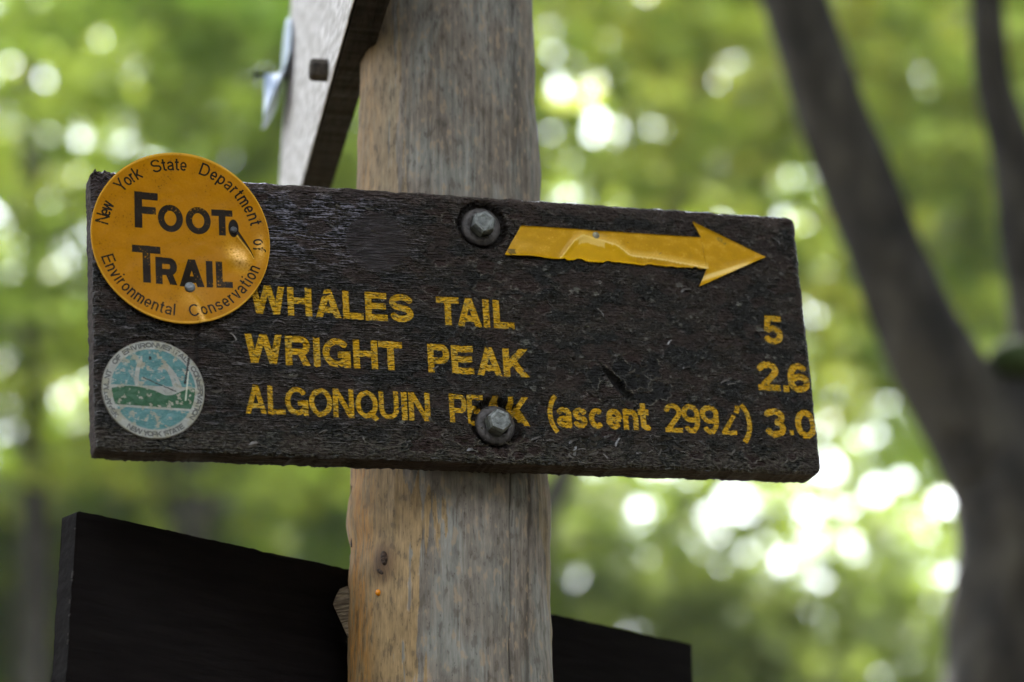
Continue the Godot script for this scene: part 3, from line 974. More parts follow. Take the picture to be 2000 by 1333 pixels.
	var bo := part("board_back", slab_mesh(PackedVector2Array([Vector2(-hw, -hh), Vector2(-hw, hh), Vector2(hw, hh), Vector2(hw, -hh)]), 0.0012, 0.01), edge, t)
	bo.position = Vector3(0, 0, -0.0210)

	# curled flakes of the old coat, too many and too small to name
	var fst := SurfaceTool.new()
	fst.begin(Mesh.PRIMITIVE_TRIANGLES)
	var fr := RandomNumberGenerator.new()
	fr.seed = 404
	var fbase := 0
	for k in 620:
		var fx := fr.randf_range(-0.212, 0.214)
		var fy := fr.randf_range(-0.080, 0.078)
		if k % 3 == 0: fy = fr.randf_range(-0.081, -0.064)
		if k % 5 == 0: fx = fr.randf_range(0.02, 0.20)
		if Vector2(fx + 0.171, fy - 0.045).length() < 0.052 or Vector2(fx + 0.188, fy + 0.049).length() < 0.031: continue
		if ink[clampi(int((85.0 - fy * 1000.0) * PX), 0, TH - 1) * TW + clampi(int((fx * 1000.0 + 221.8) * PX), 0, TW - 1)] > 0.0 and fr.randf() < 0.85: continue
		var wd := fr.randf_range(0.0008, 0.0036) * (0.6 if fr.randf() < 0.6 else 1.0)
		var ht := wd * fr.randf_range(0.2, 0.5)
		var rot := fr.randfn(0.0, 0.45) + (PI if fr.randf() < 0.25 else 0.0)
		var lift := fr.randf_range(0.0003, 0.0012)
		var fp := PackedVector3Array()
		var fu := PackedVector2Array()
		for j in 3:
			for i in 6:
				var u := i / 5.0 * 2.0 - 1.0
				var v := j / 2.0
				var p2 := Vector2(u * wd * (1.0 - 0.15 * v), -ht * v + ht * 0.35 * u * u + fr.randfn(0, ht * 0.13)).rotated(rot)
				fp.append(Vector3(fx + p2.x, fy + p2.y, 0.0002 + lift * (1.0 - v) * (1.0 - 0.6 * u * u)))
				fu.append(Vector2(fx, fy) * 5.0)
		fbase = grid_into(fst, fp, fu, 6, 3, false, fbase)
	fst.generate_normals()
	var fm := plain(Color(0.30, 0.285, 0.265), 0.34)
	fm.cull_mode = BaseMaterial3D.CULL_DISABLED
	fm.albedo_color = Color(1, 1, 1)
	fm.albedo_texture = noise_tex(63, 0.05, 3, Color(0.11, 0.095, 0.085), Color(0.36, 0.34, 0.32))
	fm.uv1_scale = Vector3(7, 7, 7)
	part("paint_flakes", fst.commit(), fm, t).set_meta("kind", "stuff")

	# bolts: domed washer and six-sided head
	var washer := lathe_z([Vector2(0.0121, -0.0025), Vector2(0.0123, -0.0006), Vector2(0.0116, 0.0004), Vector2(0.0100, 0.0011), Vector2(0.0074, 0.0016), Vector2(0.0070, 0.0010), Vector2(0.0, 0.0008)], 40)
	var wm := metal(71, Color(0.20, 0.185, 0.18), Color(0.29, 0.265, 0.255), 0.6, 0.3)
	var hm := metal(72, Color(0.30, 0.31, 0.30), Color(0.44, 0.45, 0.44), 0.5, 0.25)
	for k in 2:
		var b := Node3D.new()
		b.name = "bolt"
		t.add_child(b, true)
		b.position = Vector3(bolts[k].x - 0.0004, bolts[k].y - 0.0005, -0.0026)
		b.rotation_degrees = Vector3(1.5 - k * 3.0, -2 + k * 3.0, 0)
		part("washer", washer, wm, b)
		var hd := part("bolt_head", hex_head(0.0076, 0.0086), hm, b)
		hd.position = Vector3(0, 0, 0.0009)
		hd.rotation_degrees = Vector3(0, 0, 17 + 23 * k)
		hd.set_meta("label", "grey worn hexagonal head of the upper bolt" if k == 0 else "grey worn hexagonal head of the lower bolt")

func hex_head(r: float, h: float) -> ArrayMesh:
	var st := SurfaceTool.new()
	st.begin(Mesh.PRIMITIVE_TRIANGLES)
	st.set_smooth_group(-1)
	var ring := func(k: int, rr: float, z: float) -> Vector3:
		return Vector3(cos(TAU * k / 6) * rr, sin(TAU * k / 6) * rr, z)
	var prof := [[r, 0.0], [r, h * 0.80], [r * 0.84, h * 0.98], [r * 0.62, h], [r * 0.5, h * 0.96], [0.0, h * 0.97]]
	for k in 6:
		for i in prof.size() - 1:
			var a: Vector3 = ring.call(k, prof[i][0], prof[i][1])
			var b: Vector3 = ring.call(k + 1, prof[i][0], prof[i][1])
			var c: Vector3 = ring.call(k, prof[i + 1][0], prof[i + 1][1])
			var d: Vector3 = ring.call(k + 1, prof[i + 1][0], prof[i + 1][1])
			for p in [a, c, b, b, c, d]: st.add_vertex(p)
	st.generate_normals()
	return st.commit()

func noise_tex(s: int, freq: float, oct: int, c0: Color, c1: Color, size := 256) -> NoiseTexture2D:
	var nt := NoiseTexture2D.new()
	nt.width = size; nt.height = size; nt.seamless = true
	nt.noise = noise(s, freq, oct)
	var g := Gradient.new()
	g.set_color(0, c0); g.set_color(1, c1)
	g.set_offset(0, 0.25); g.set_offset(1, 0.8)
	nt.color_ramp = g
	return nt

func metal(s: int, c0: Color, c1: Color, rough: float, metallic: float) -> StandardMaterial3D:
	var m := plain(Color.WHITE, rough, metallic)
	m.albedo_texture = noise_tex(s, 0.03, 4, c0, c1)
	m.uv1_triplanar = true
	m.uv1_scale = Vector3(22, 22, 22)
	m.heightmap_enabled = true
	m.heightmap_texture = noise_tex(s + 1, 0.05, 4, Color.BLACK, Color.WHITE)
	m.heightmap_scale = 0.04
	return m

func stained_wood(s: int, c0: Color, c1: Color, scale: float) -> StandardMaterial3D:
	var m := plain(Color.WHITE, 0.75)
	m.albedo_texture = noise_tex(s, 0.03, 4, c0, c1)
	m.uv1_triplanar = true
	m.uv1_scale = Vector3(scale * 0.15, scale, scale)
	m.heightmap_enabled = true
	m.heightmap_texture = noise_tex(s + 1, 0.04, 4, Color.BLACK, Color.WHITE)
	m.heightmap_scale = 0.08
	m.metallic_specular = 0.3
	return m

# ---------------------------------------------------------------- round plastic marker
func ring_text(buf: PackedFloat32Array, n: int, text: String, r: float, a0: float, a1: float, inside: bool, size: float, half: float, squeeze: float) -> void:
	# letters spread evenly by their widths between the two angles (degrees, 90 = top)
	var total := 0.0
	var w := []
	for ch in text:
		var g := glyph(ch, half)
		w.append(g[2] + 0.20 if ch != " " else 0.62)
		total += w[-1]
	var run := 0.0
	for k in text.length():
		var mid: float = (run + w[k] * 0.5) / total
		var ang := deg_to_rad(lerpf(a0, a1, mid))
		run += w[k]
		if text[k] == " ": continue
		var out := Vector2(cos(ang), -sin(ang))
		var up := out if not inside else -out
		var rt := Vector2(-up.y, up.x)
		var g := glyph(text[k], half)
		var c := Vector2(n, n) * 0.5 + out * r
		var o: Vector2 = c - rt * (g[2] * 0.5 * size * squeeze)
		draw_glyph(buf, n, n, text[k], o, rt * size * squeeze, up * size, half)

func disc_z(q: Vector2) -> float:      # millimetres out of the board, q from the disc's centre in millimetres, y up
	var r := q.length() / 54.0
	var z := 1.2 + 2.3 * r * r
	# pulled in round the lower nail
	z -= 1.1 * exp(-(q - Vector2(4.6, -30.1)).length_squared() / 90.0)
	# crease from the lower rim towards the nail
	var cr := absf(q.x - (10.0 + (q.y + 46.0) * -0.33))
	z += 1.0 * exp(-cr * cr / 7.0) * smoothstep(-26.0, -44.0, q.y)
	# torn and dented tongue on the right
	z += 3.8 * exp(-pow((q.x - 34.5) / 5.6, 2) - pow((q.y + 12.5 + 0.15 * (q.x - 34.0)) / 3.0, 2))
	z -= 1.3 * exp(-pow((q.x - 32.5) / 4.0, 2) - pow((q.y + 4.0) / 4.5, 2))
	z += 1.3 * exp(-pow((q.x - 38.5 - (q.y + 2.0) * -0.7) / 1.6, 2) - pow((q.y + 1.0) / 7.5, 2))
	z -= 1.6 * exp(-pow((q.x - 43.5) / 2.2, 2) - pow((q.y + 10.0) / 3.0, 2))
	z += 1.0 * exp(-pow((q.x - 47.5) / 2.4, 2) - pow((q.y + 3.0) / 6.0, 2))
	return z

func foot_trail_disc() -> void:
	var t := thing("trail_marker", "round orange-yellow FOOT TRAIL disc nailed over the sign's upper left corner", "trail marker", SIGN_AT, SIGN_TURN)
	var n := 900
	var ink := PackedFloat32Array(); ink.resize(n * n)
	var mm := n / 110.0                 # texels per millimetre; the disc spans 108
	var c := Vector2(n, n) * 0.5
	# positions are measured from the disc's centre in millimetres, y down
	var put := func(ch: String, x: float, base: float, wd: float, ht: float, half: float):
		var g := glyph(ch, half)
		draw_glyph(ink, n, n, ch, c + Vector2(x, base) * mm, Vector2(wd / g[2] * mm, 0.02 * mm * wd), Vector2(0, -ht * mm), half)
	put.call("F", -26.6, -5.2, 13.6, 22.6, 0.108)
	put.call("O", -13.0, -3.9, 14.6, 17.2, 0.115)
	put.call("O", 3.4, -3.5, 14.6, 17.2, 0.115)
	put.call("T", 18.6, -3.4, 12.4, 16.2, 0.125)
	put.call("T", -28.6, 29.0, 16.6, 23.4, 0.102)
	put.call("R", -15.0, 29.3, 12.6, 17.0, 0.125)
	put.call("A", -1.2, 29.7, 14.6, 17.0, 0.120)
	put.call("I", 14.6, 29.8, 3.6, 16.6, 0.125)
	put.call("L", 20.4, 29.8, 9.4, 16.6, 0.128)
	ring_text(ink, n, "New", 42.6 * mm, 172, 155, false, 7.9 * mm, 0.072, 0.86)
	ring_text(ink, n, "York", 42.6 * mm, 142, 120, false, 7.9 * mm, 0.072, 0.86)
	ring_text(ink, n, "State", 42.6 * mm, 111, 84, false, 7.9 * mm, 0.072, 0.86)
	ring_text(ink, n, "Department", 42.6 * mm, 75, 13, false, 7.9 * mm, 0.072, 0.86)
	ring_text(ink, n, "of", 42.6 * mm, 3, -8, false, 7.9 * mm, 0.072, 0.86)
	ring_text(ink, n, "Environmental", 49.2 * mm, 197, 265, true, 7.7 * mm, 0.070, 0.86)
	ring_text(ink, n, "Conservation", 49.2 * mm, 274, 341, true, 7.7 * mm, 0.070, 0.86)
	var img := PackedByteArray(); img.resize(n * n * 3)
	var f1 := noise(81, 1.0, 3)
	var f2 := noise(82, 1.0, 4)
	for j in n:
		for i in n:
			var q := Vector2(i + 0.5, j + 0.5) / mm - Vector2(55, 55)
			var a := f1.get_noise_2d(q.x * 0.06, q.y * 0.06)
			var b := f2.get_noise_2d(q.x * 0.55, q.y * 0.55)
			var col := Color(0.585, 0.385, 0.003) * (1.0 + 0.05 * a + 0.02 * b)
			col = col.lerp(Color(0.62, 0.42, 0.10), 0.22 * smoothstep(0.15, 0.45, b + 0.5 * a))
			# highlight painted round the tear; scuffed, paler skin along the crease and at the rim
			var d := (q - Vector2(33.5, 9.0)).rotated(deg_to_rad(24.0))
			var pale := 1.15 * exp(-pow(d.x / 5.6, 2) - pow((d.y - 1.0) / 9.0, 2)) + 0.8 * exp(-pow((q.x - 47.0) / 3.0, 2) - pow((q.y - 4.5) / 7.0, 2))
			var cr := absf(q.x - (10.0 + (-q.y + 46.0) * -0.33))
			pale += 0.75 * exp(-cr * cr / 3.5) * smoothstep(36.0, 46.0, q.y)
			pale += 0.25 * exp(-(q - Vector2(4.6, 37.0)).length_squared() / 40.0)
			col = col.lerp(Color(0.88, 0.70, 0.44), clampf(pale, 0, 1) * (0.82 + 0.5 * b))
			col = col.lerp(Color(0.80, 0.62, 0.25), smoothstep(51.7, 52.5, q.length()) * 0.6)
			var p := ink[j * n + i]
			p *= 1.0 - 0.7 * smoothstep(0.50, 0.60, b + 0.4 * a) - 0.12 * smoothstep(0.2, 0.45, a + 0.3 * b)
			if pale > 0.45 and b > 0.0: p *= 0.35
			col = col.lerp(Color(0.105, 0.088, 0.075), clampf(p, 0, 1) * 0.97)
			# grime specks
			if b + 0.4 * a < -0.60: col = col.lerp(Color(0.30, 0.20, 0.08), 0.5)
			# the slot torn open below its nail: the dark wood shows
			var h0 := Vector2(31.4, -9.4)
			var q0 := q - h0
			var slot := smoothstep(3.4, 2.9, Vector2(q0.x / 0.95, (q0.y - 1.2) / 1.75).length())
			var s1 := (Vector2(43.0, 9.5) - h0)
			var tt := clampf(q0.dot(s1) / s1.length_squared(), 0, 1)
			var sl := q0.distance_to(s1 * tt)
			slot = maxf(slot, smoothstep(1.35 * (1.0 - tt) + 0.25, 0.6 * (1.0 - tt), sl) * (1.0 if tt > 0.02 else 0.0))
			col = col.lerp(Color(0.095, 0.075, 0.06), slot)
			# burr of pale plastic along the slit
			var burr := exp(-pow((sl - 1.6 * (1.0 - tt) - 0.4) / 0.30, 2)) * (1.0 if tt > 0.1 and q0.cross(s1) < 0.0 else 0.0)
			col = col.lerp(Color(0.88, 0.76, 0.45), burr * 0.6 * (1.0 - slot))
			var o := (j * n + i) * 3
			img[o] = int(clampf(col.r, 0, 1) * 255); img[o + 1] = int(clampf(col.g, 0, 1) * 255); img[o + 2] = int(clampf(col.b, 0, 1) * 255)
	var m := StandardMaterial3D.new()
	m.albedo_texture = ImageTexture.create_from_image(Image.create_from_data(n, n, false, Image.FORMAT_RGB8, img))
	m.roughness = 0.26
	m.metallic_specular = 0.14
	m.heightmap_enabled = true
	m.heightmap_texture = noise_tex(84, 0.02, 4, Color.BLACK, Color.WHITE)
	m.heightmap_scale = 0.02
	var at := Vector2(-0.1707, 0.0447)
	var pts := PackedVector3Array()
	var uvs := PackedVector2Array()
	var sides := 140
	var rings := 60
	for k in rings + 3:
		for a in sides + 1:
			var g := TAU * a / sides
			var r := 52.6 * minf(1.0, float(k) / rings)
			if k == 0: r = 0.01
			var q := Vector2(cos(g), sin(g) * 1.02) * r
			var z := disc_z(q)
			if k == rings + 1: z -= 0.9
			if k == rings + 2:
				q *= 0.92
				z -= 0.9
			pts.append(Vector3(at.x + q.x * 0.001, at.y + q.y * 0.001, z * 0.001))
			uvs.append(Vector2(0.5 + q.x / 110.0, 0.5 - q.y / 110.0))
	part("plate", grid_mesh(pts, uvs, sides + 1, rings + 3, true), m, t)
	var nm := metal(86, Color(0.32, 0.33, 0.34), Color(0.45, 0.46, 0.47), 0.5, 0.6)
	var head := lathe_z([Vector2(0.0030, -0.0012), Vector2(0.0031, 0.0), Vector2(0.0027, 0.0006), Vector2(0.0016, 0.0009), Vector2(0.0001, 0.0009)], 20)
	var n1 := part("nail", head, nm, t)
	n1.position = Vector3(at.x + 0.0047, at.y - 0.0302, 0.0018)
	var n2 := part("nail", lathe_z([Vector2(0.0021, -0.001), Vector2(0.0021, 0.0006), Vector2(0.0018, 0.0012), Vector2(0.0001, 0.0012)], 16), metal(87, Color(0.17, 0.17, 0.17), Color(0.27, 0.27, 0.27), 0.6, 0.4), t)
	n2.position = Vector3(at.x + 0.0315, at.y + 0.0072, 0.0016)
	n2.set_meta("label", "dark nail in the torn slot")

# ---------------------------------------------------------------- round seal sticker
func seal_sticker() -> void:
	var n := 640
	var ink := PackedFloat32Array(); ink.resize(n * n)
	var mm := n / 61.0
	ring_text(ink, n, "OF ENVIRONMENTAL", 25.4 * mm, 147, 42, false, 3.1 * mm, 0.11, 1.35)
	ring_text(ink, n, "CONSERVATION", 25.4 * mm, 33, -38, false, 3.1 * mm, 0.11, 1.35)
	ring_text(ink, n, "NEW YORK STATE", 25.4 * mm, -126 + 360, -52 + 360, true, 0.1, 0.095, 1.2)
	ring_text(ink, n, "NEW YORK STATE", 28.2 * mm, 236, 308, true, 3.1 * mm, 0.11, 1.2)
	ring_text(ink, n, "DEPARTMENT", 25.4 * mm, 222, 156, false, 3.1 * mm, 0.11, 1.2)
	var img := PackedByteArray(); img.resize(n * n * 3)
	var f1 := noise(91, 1.0, 4)
	var f2 := noise(92, 1.0, 3)
	var f3 := noise(93, 1.0, 3)
	for j in n:
		for i in n:
			var q := Vector2(i + 0.5, j + 0.5) / mm - Vector2(30.5, 30.5)     # mm, y down
			var a := f1.get_noise_2d(q.x * 0.16, q.y * 0.16)
			var b := f2.get_noise_2d(q.x * 0.35, q.y * 1.1)
			var e := f3.get_noise_2d(q.x * 0.05, q.y * 0.05)
			var white := Color(0.57, 0.565, 0.54) * (1.0 + 0.10 * e + 0.06 * b)
			white = white.lerp(Color(0.51, 0.48, 0.385), 0.6 * smoothstep(0.0, 0.4, a + e))
			var col := white
			var r := q.length()
			if r < 24.3:
				var teal := Color(0.20, 0.39, 0.41).lerp(Color(0.29, 0.465, 0.455), 0.5 + b)
				var keep := smoothstep(0.34, 0.22, a + 0.45 * b + 0.12 * e)
				# upper sky with two pale arcs from a leaf-like crest
				if q.y < -2.2:
					col = white.lerp(teal, keep)
					var l1 := absf((q - Vector2(-16.0, 2.0)).length() - 28.5)
					var l2 := absf((q - Vector2(-13.0, 6.0)).length() - 29.5)
					if q.x > 6.0 and minf(l1, l2) < 1.0: col = white
					var l3 := absf((q - Vector2(14.0, -6.0)).length() - 23.5)
					if q.x < -6.0 and l3 < 1.3: col = white
					if q.x < -8.0 and q.x > -16.0 and a > 0.05: col = col.lerp(white, 0.7)
				# green hills between two pale lines
				var top := -0.3 + 1.4 * sin((q.x + 3.0) * 0.16) + (2.1 * smoothstep(0.0, 8.0, q.x) - 2.2 * smoothstep(9.0, 20.0, q.x))
				if q.y > top and q.y < 10.3 + q.x * 0.03 and r < 23.8:
					col = Color(0.075, 0.245, 0.125).lerp(Color(0.10, 0.29, 0.165), 0.5 + b)
					col = col.lerp(white, smoothstep(0.30, 0.36, a + 0.2 * b))
				if q.y > 11.6 + q.x * 0.03:
					col = white.lerp(teal, keep * smoothstep(24.3, 23.4, r))
			var p := ink[j * n + i] * smoothstep(0.58, 0.36, a + 0.35 * e + (0.20 if q.x < -8.0 and q.y < 22.0 else 0.0) + 0.2 * b)
			col = col.lerp(Color(0.17, 0.165, 0.16), p * 0.72)
			col = col.lerp(Color(0.36, 0.38, 0.35), 0.20)
			# cracks in the film
			var k1 := absf(q.y - (-5.5 + (q.x + 2.0) * 0.42)) + 100.0 * float(q.x < -6.0 or q.x > 13.0)
			col = col.lerp(Color(0.16, 0.17, 0.16), smoothstep(0.5, 0.15, k1 + 0.4 * b))
			var k2 := absf(q.x - (20.5 - (q.y + 18.0) * 0.16 + 0.9 * b)) + 100.0 * float(q.y > -4.0)
			col = col.lerp(Color(0.10, 0.09, 0.085), smoothstep(0.9, 0.2, k2))
			var k3 := absf(q.x - (20.2 - (q.y + 10.0) * 0.12)) + 100.0 * float(q.y > 6.0 or q.y < -12.0)
			col = col.lerp(Color(0.70, 0.68, 0.62), smoothstep(0.7, 0.3, k3) * 0.8)
			if q.distance_to(Vector2(-1.6, -19.0)) < 0.8 + b: col = Color(0.12, 0.1, 0.09)
			col = col.lerp(Color(0.30, 0.27, 0.23), smoothstep(28.6, 29.6, r) * 0.55)
			var o := (j * n + i) * 3
			img[o] = int(clampf(col.r, 0, 1) * 255); img[o + 1] = int(clampf(col.g, 0, 1) * 255); img[o + 2] = int(clampf(col.b, 0, 1) * 255)
	var m := StandardMaterial3D.new()
	m.albedo_texture = ImageTexture.create_from_image(Image.create_from_data(n, n, false, Image.FORMAT_RGB8, img))
	m.roughness = 0.4
	m.metallic_specular = 0.3
	m.heightmap_enabled = true
	m.heightmap_texture = noise_tex(95, 0.03, 4, Color.BLACK, Color.WHITE)
	m.heightmap_scale = 0.03
	var pts := PackedVector3Array()
	var uvs := PackedVector2Array()
	var en := noise(96, 0.12, 2)
	for k in 27:
		for a in 97:
			var g := TAU * a / 96
			var r := 29.6 * minf(1.0, k / 24.0)
			if k == 0: r = 0.01
			var q := Vector2(cos(g), sin(g)) * r
			var z := 0.75 + 0.18 * en.get_noise_2dv(q)
			if k == 25: z -= 0.25
			if k == 26: z -= 0.9; 
			pts.append(Vector3(q.x, q.y, z) * 0.001)
			uvs.append(Vector2(0.5 + q.x / 61.0, 0.5 - q.y / 61.0))
	var s := tag(part("seal_sticker", grid_mesh(pts, uvs, 97, 27, true), m), "worn round teal, green and white seal sticker in the sign's lower left corner", "sticker")
	var bs := Basis.from_euler(SIGN_TURN * PI / 180.0)
	s.position = SIGN_AT + bs * Vector3(-0.1884, -0.0489, 0)
	s.rotation_degrees = SIGN_TURN

# ---------------------------------------------------------------- yellow arrow
func arrow_z(x: float, y: float) -> float:     # millimetres; x, y in the sign's texture frame (y down)
	var z := 1.1 + 0.25 * sin(x * 0.05)
	z += 1.5 * smoothstep(282.0, 250.0, x) * smoothstep(28.0, 39.0, y)      # lifted lower left corner
	z += 0.8 * exp(-pow((y - fold_y(x)) / 2.2, 2)) * smoothstep(280.0, 292.0, x) * smoothstep(395.0, 370.0, x)
	z -= 0.7 * exp(-(Vector2(x - 308.8, y - 22.1)).length_squared() / 22.0)
	z += 0.9 * exp(-pow((y - (47.0 - (x - 374.0) * 0.34)) / 2.0, 2)) * smoothstep(366.0, 376.0, x)
	return z

func fold_y(x: float) -> float:
	var c := [[284.0, 39.0], [294.3, 26.5], [300.0, 22.6], [310.9, 24.7], [322.3, 28.0], [330.1, 34.0], [350.2, 35.4], [379.9, 39.3]]
	if x <= c[0][0]: return c[0][1]
	for k in c.size() - 1:
		if x < c[k + 1][0]: return lerpf(c[k][1], c[k + 1][1], (x - c[k][0]) / (c[k + 1][0] - c[k][0]))
	return 39.3

func arrow_marker() -> void:
	var t := thing("arrow_marker", "yellow plastic arrow pointing right, nailed beside the upper bolt, its lower edge chipped", "arrow marker", SIGN_AT, SIGN_TURN)
	var w := 880
	var h := 230
	var mm := 5.0
	var x0 := 246.0
	var y0 := 7.0
	var img := PackedByteArray(); img.resize(w * h * 3)
	var f1 := noise(101, 1.0, 4)
	var f2 := noise(102, 1.0, 3)
	for j in h:
		for i in w:
			var x := x0 + (i + 0.5) / mm
			var y := y0 + (j + 0.5) / mm
			var a := f1.get_noise_2d(x * 0.09, y * 0.12)
			var b := f2.get_noise_2d(x * 0.6, y * 0.6)
			var c := Color(0.655, 0.485, 0.018) * (1.0 + 0.08 * a + 0.04 * b)
			c = c.lerp(Color(0.70, 0.54, 0.22), 0.35 * smoothstep(0.05, 0.4, a))
			var fy := fold_y(x) + 0.7 * b
			if x > 284.0 and x < 381.0:
				var d := y - fy
				if d > 0.0 and x < 334.0: c = Color(0.70, 0.53, 0.01) * (1.0 + 0.05 * a)
				var band := smoothstep(-5.5, -1.0, d) * smoothstep(0.9, 0.1, d) * smoothstep(284.0, 300.0, x)
				c = c.lerp(Color(0.78, 0.63, 0.33), band * (0.62 + 0.6 * b) * (0.5 + 0.5 * smoothstep(296.0, 330.0, x)))
				c = c.lerp(Color(0.86, 0.76, 0.52), exp(-pow(d / 0.55, 2)) * 0.75)
				if x > 297.0 and x < 314.0 and d > 0.6 and d < 4.4: c = c.lerp(Color(0.80, 0.67, 0.38), 0.8)
			# pale fold on the lower barb and under the point
			var e := absf(y - (47.4 - (x - 374.0) * 0.36))
			if x > 374.0: c = c.lerp(Color(0.86, 0.74, 0.48), smoothstep(2.6, 0.8, e) * 0.8 * smoothstep(414.0, 404.0, x))
			# grey scrape on the upper barb
			var sc := Vector2((x - 392.0) / 5.0, (y - 20.5 - (x - 392.0) * 0.5) / 2.6).length()
			c = c.lerp(Color(0.40, 0.34, 0.18), smoothstep(1.0, 0.4, sc) * smoothstep(-0.05, 0.25, b + a) * 0.85)
			if b + 0.5 * a > 0.60: c = c.lerp(Color(0.82, 0.68, 0.38), 0.5)
			if Vector2(x - 253.5, y - 36.0).length() < 2.4 + b * 2.0 and y > 34.5: c = Color(0.36, 0.28, 0.08)
			# chipped to the dark along the lower edge
			var o: int = (j * w + i) * 3
			img[o] = int(clampf(c.r, 0, 1) * 255); img[o + 1] = int(clampf(c.g, 0, 1) * 255); img[o + 2] = int(clampf(c.b, 0, 1) * 255)
	var m := StandardMaterial3D.new()
	m.albedo_texture = ImageTexture.create_from_image(Image.create_from_data(w, h, false, Image.FORMAT_RGB8, img))
	m.roughness = 0.28
	m.metallic_specular = 0.22
	# front skin in two sheets that share the head's base line, then a rim folded back
	var chip := noise(103, 1.0, 3)
	var st := SurfaceTool.new()
	st.begin(Mesh.PRIMITIVE_TRIANGLES)
	var to3 := func(x: float, y: float, back: float) -> Vector3:
		return Vector3((x - 221.8) * 0.001, (85.0 - y) * 0.001, (arrow_z(x, y) - back) * 0.001)
	var base := [Vector2(373.6, 8.3), Vector2(375.8, 13.5), Vector2(378.1, 18.7), Vector2(378.6, 24.0), Vector2(379.1, 29.0), Vector2(379.5, 34.5), Vector2(379.8, 39.8), Vector2(377.0, 45.5), Vector2(373.9, 51.7)]
	var nxs := 96
	var nys := 14
	var at := 0
	var pts := PackedVector3Array()
	var uvs := PackedVector2Array()
	var outline := PackedVector2Array()
	var upper := PackedVector2Array()
	var lower := PackedVector2Array()
	for j in nys:
		var v := float(j) / (nys - 1)
		for i in nxs:
			var u := float(i) / (nxs - 1)
			var top := Vector2(lerpf(260.9, 378.1, u), lerpf(18.4, 18.7, u) + 0.15 * chip.get_noise_1d(u * 30.0))
			var bx := lerpf(248.5, 379.8, u)
			var by := lerpf(38.9, 39.8, u)
			by -= 0.8 * exp(-pow((bx - 266.0) / 9.0, 2))
			if bx > 284.0 and bx < 378.0: by += 0.7 * chip.get_noise_1d(bx * 0.12) - 0.9 * smoothstep(0.08, 0.2, chip.get_noise_1d(bx * 0.08 + 60.0))
			var p := top.lerp(Vector2(bx, by), v)
			if i == nxs - 1: p = (base[2] as Vector2).lerp(base[6], v)
			if j == 0: upper.append(p)
			if j == nys - 1: lower.append(p)
			pts.append(to3.call(p.x, p.y, 0.0))
			uvs.append(Vector2((p.x - x0) * mm / w, (p.y - y0) * mm / h))
	at = grid_into(st, pts, uvs, nxs, nys)
	pts.clear(); uvs.clear()
	var nt := 14
	var head_top := PackedVector2Array()
	var head_low := PackedVector2Array()
	for j in base.size():
		for i in nt:
			var f := float(i) / (nt - 1)
			var tip := Vector2(419.9, 29.6 + (j - 4) * 0.05)
			var p := (base[j] as Vector2).lerp(tip, f)
			if j == 0: head_top.append(p)
			if j == base.size() - 1: head_low.append(p)
			pts.append(to3.call(p.x, p.y, 0.0))
			uvs.append(Vector2((p.x - x0) * mm / w, (p.y - y0) * mm / h))
	at = grid_into(st, pts, uvs, nt, base.size(), false, at)
	# rim
	var rim := PackedVector2Array()
	rim.append_array(upper)
	rim.append(base[1]); rim.append_array(head_top)
	head_low.reverse(); rim.append_array(head_low)
	rim.append(base[7])
	lower.reverse(); rim.append_array(lower)
	for k in range(1, 5): rim.append(Vector2(248.5, 38.9).lerp(Vector2(260.9, 18.4), k / 4.0))
	pts.clear(); uvs.clear()
	for r in 2:
		for p in rim:
			pts.append(to3.call(p.x, p.y, 0.8 * r))
			uvs.append(Vector2((p.x - x0) * mm / w, (p.y - y0) * mm / h))
	grid_into(st, pts, uvs, rim.size(), 2, false, at)
	st.generate_normals()
	part("plate", st.commit(), m, t)
	var head := lathe_z([Vector2(0.0022, -0.001), Vector2(0.0023, 0.0), Vector2(0.0020, 0.0005), Vector2(0.0001, 0.0008)], 18)
	var nl := part("nail", head, metal(106, Color(0.42, 0.40, 0.33), Color(0.56, 0.54, 0.46), 0.45, 0.5), t)
	nl.position = Vector3(0.0870, 0.0632, 0.0011)

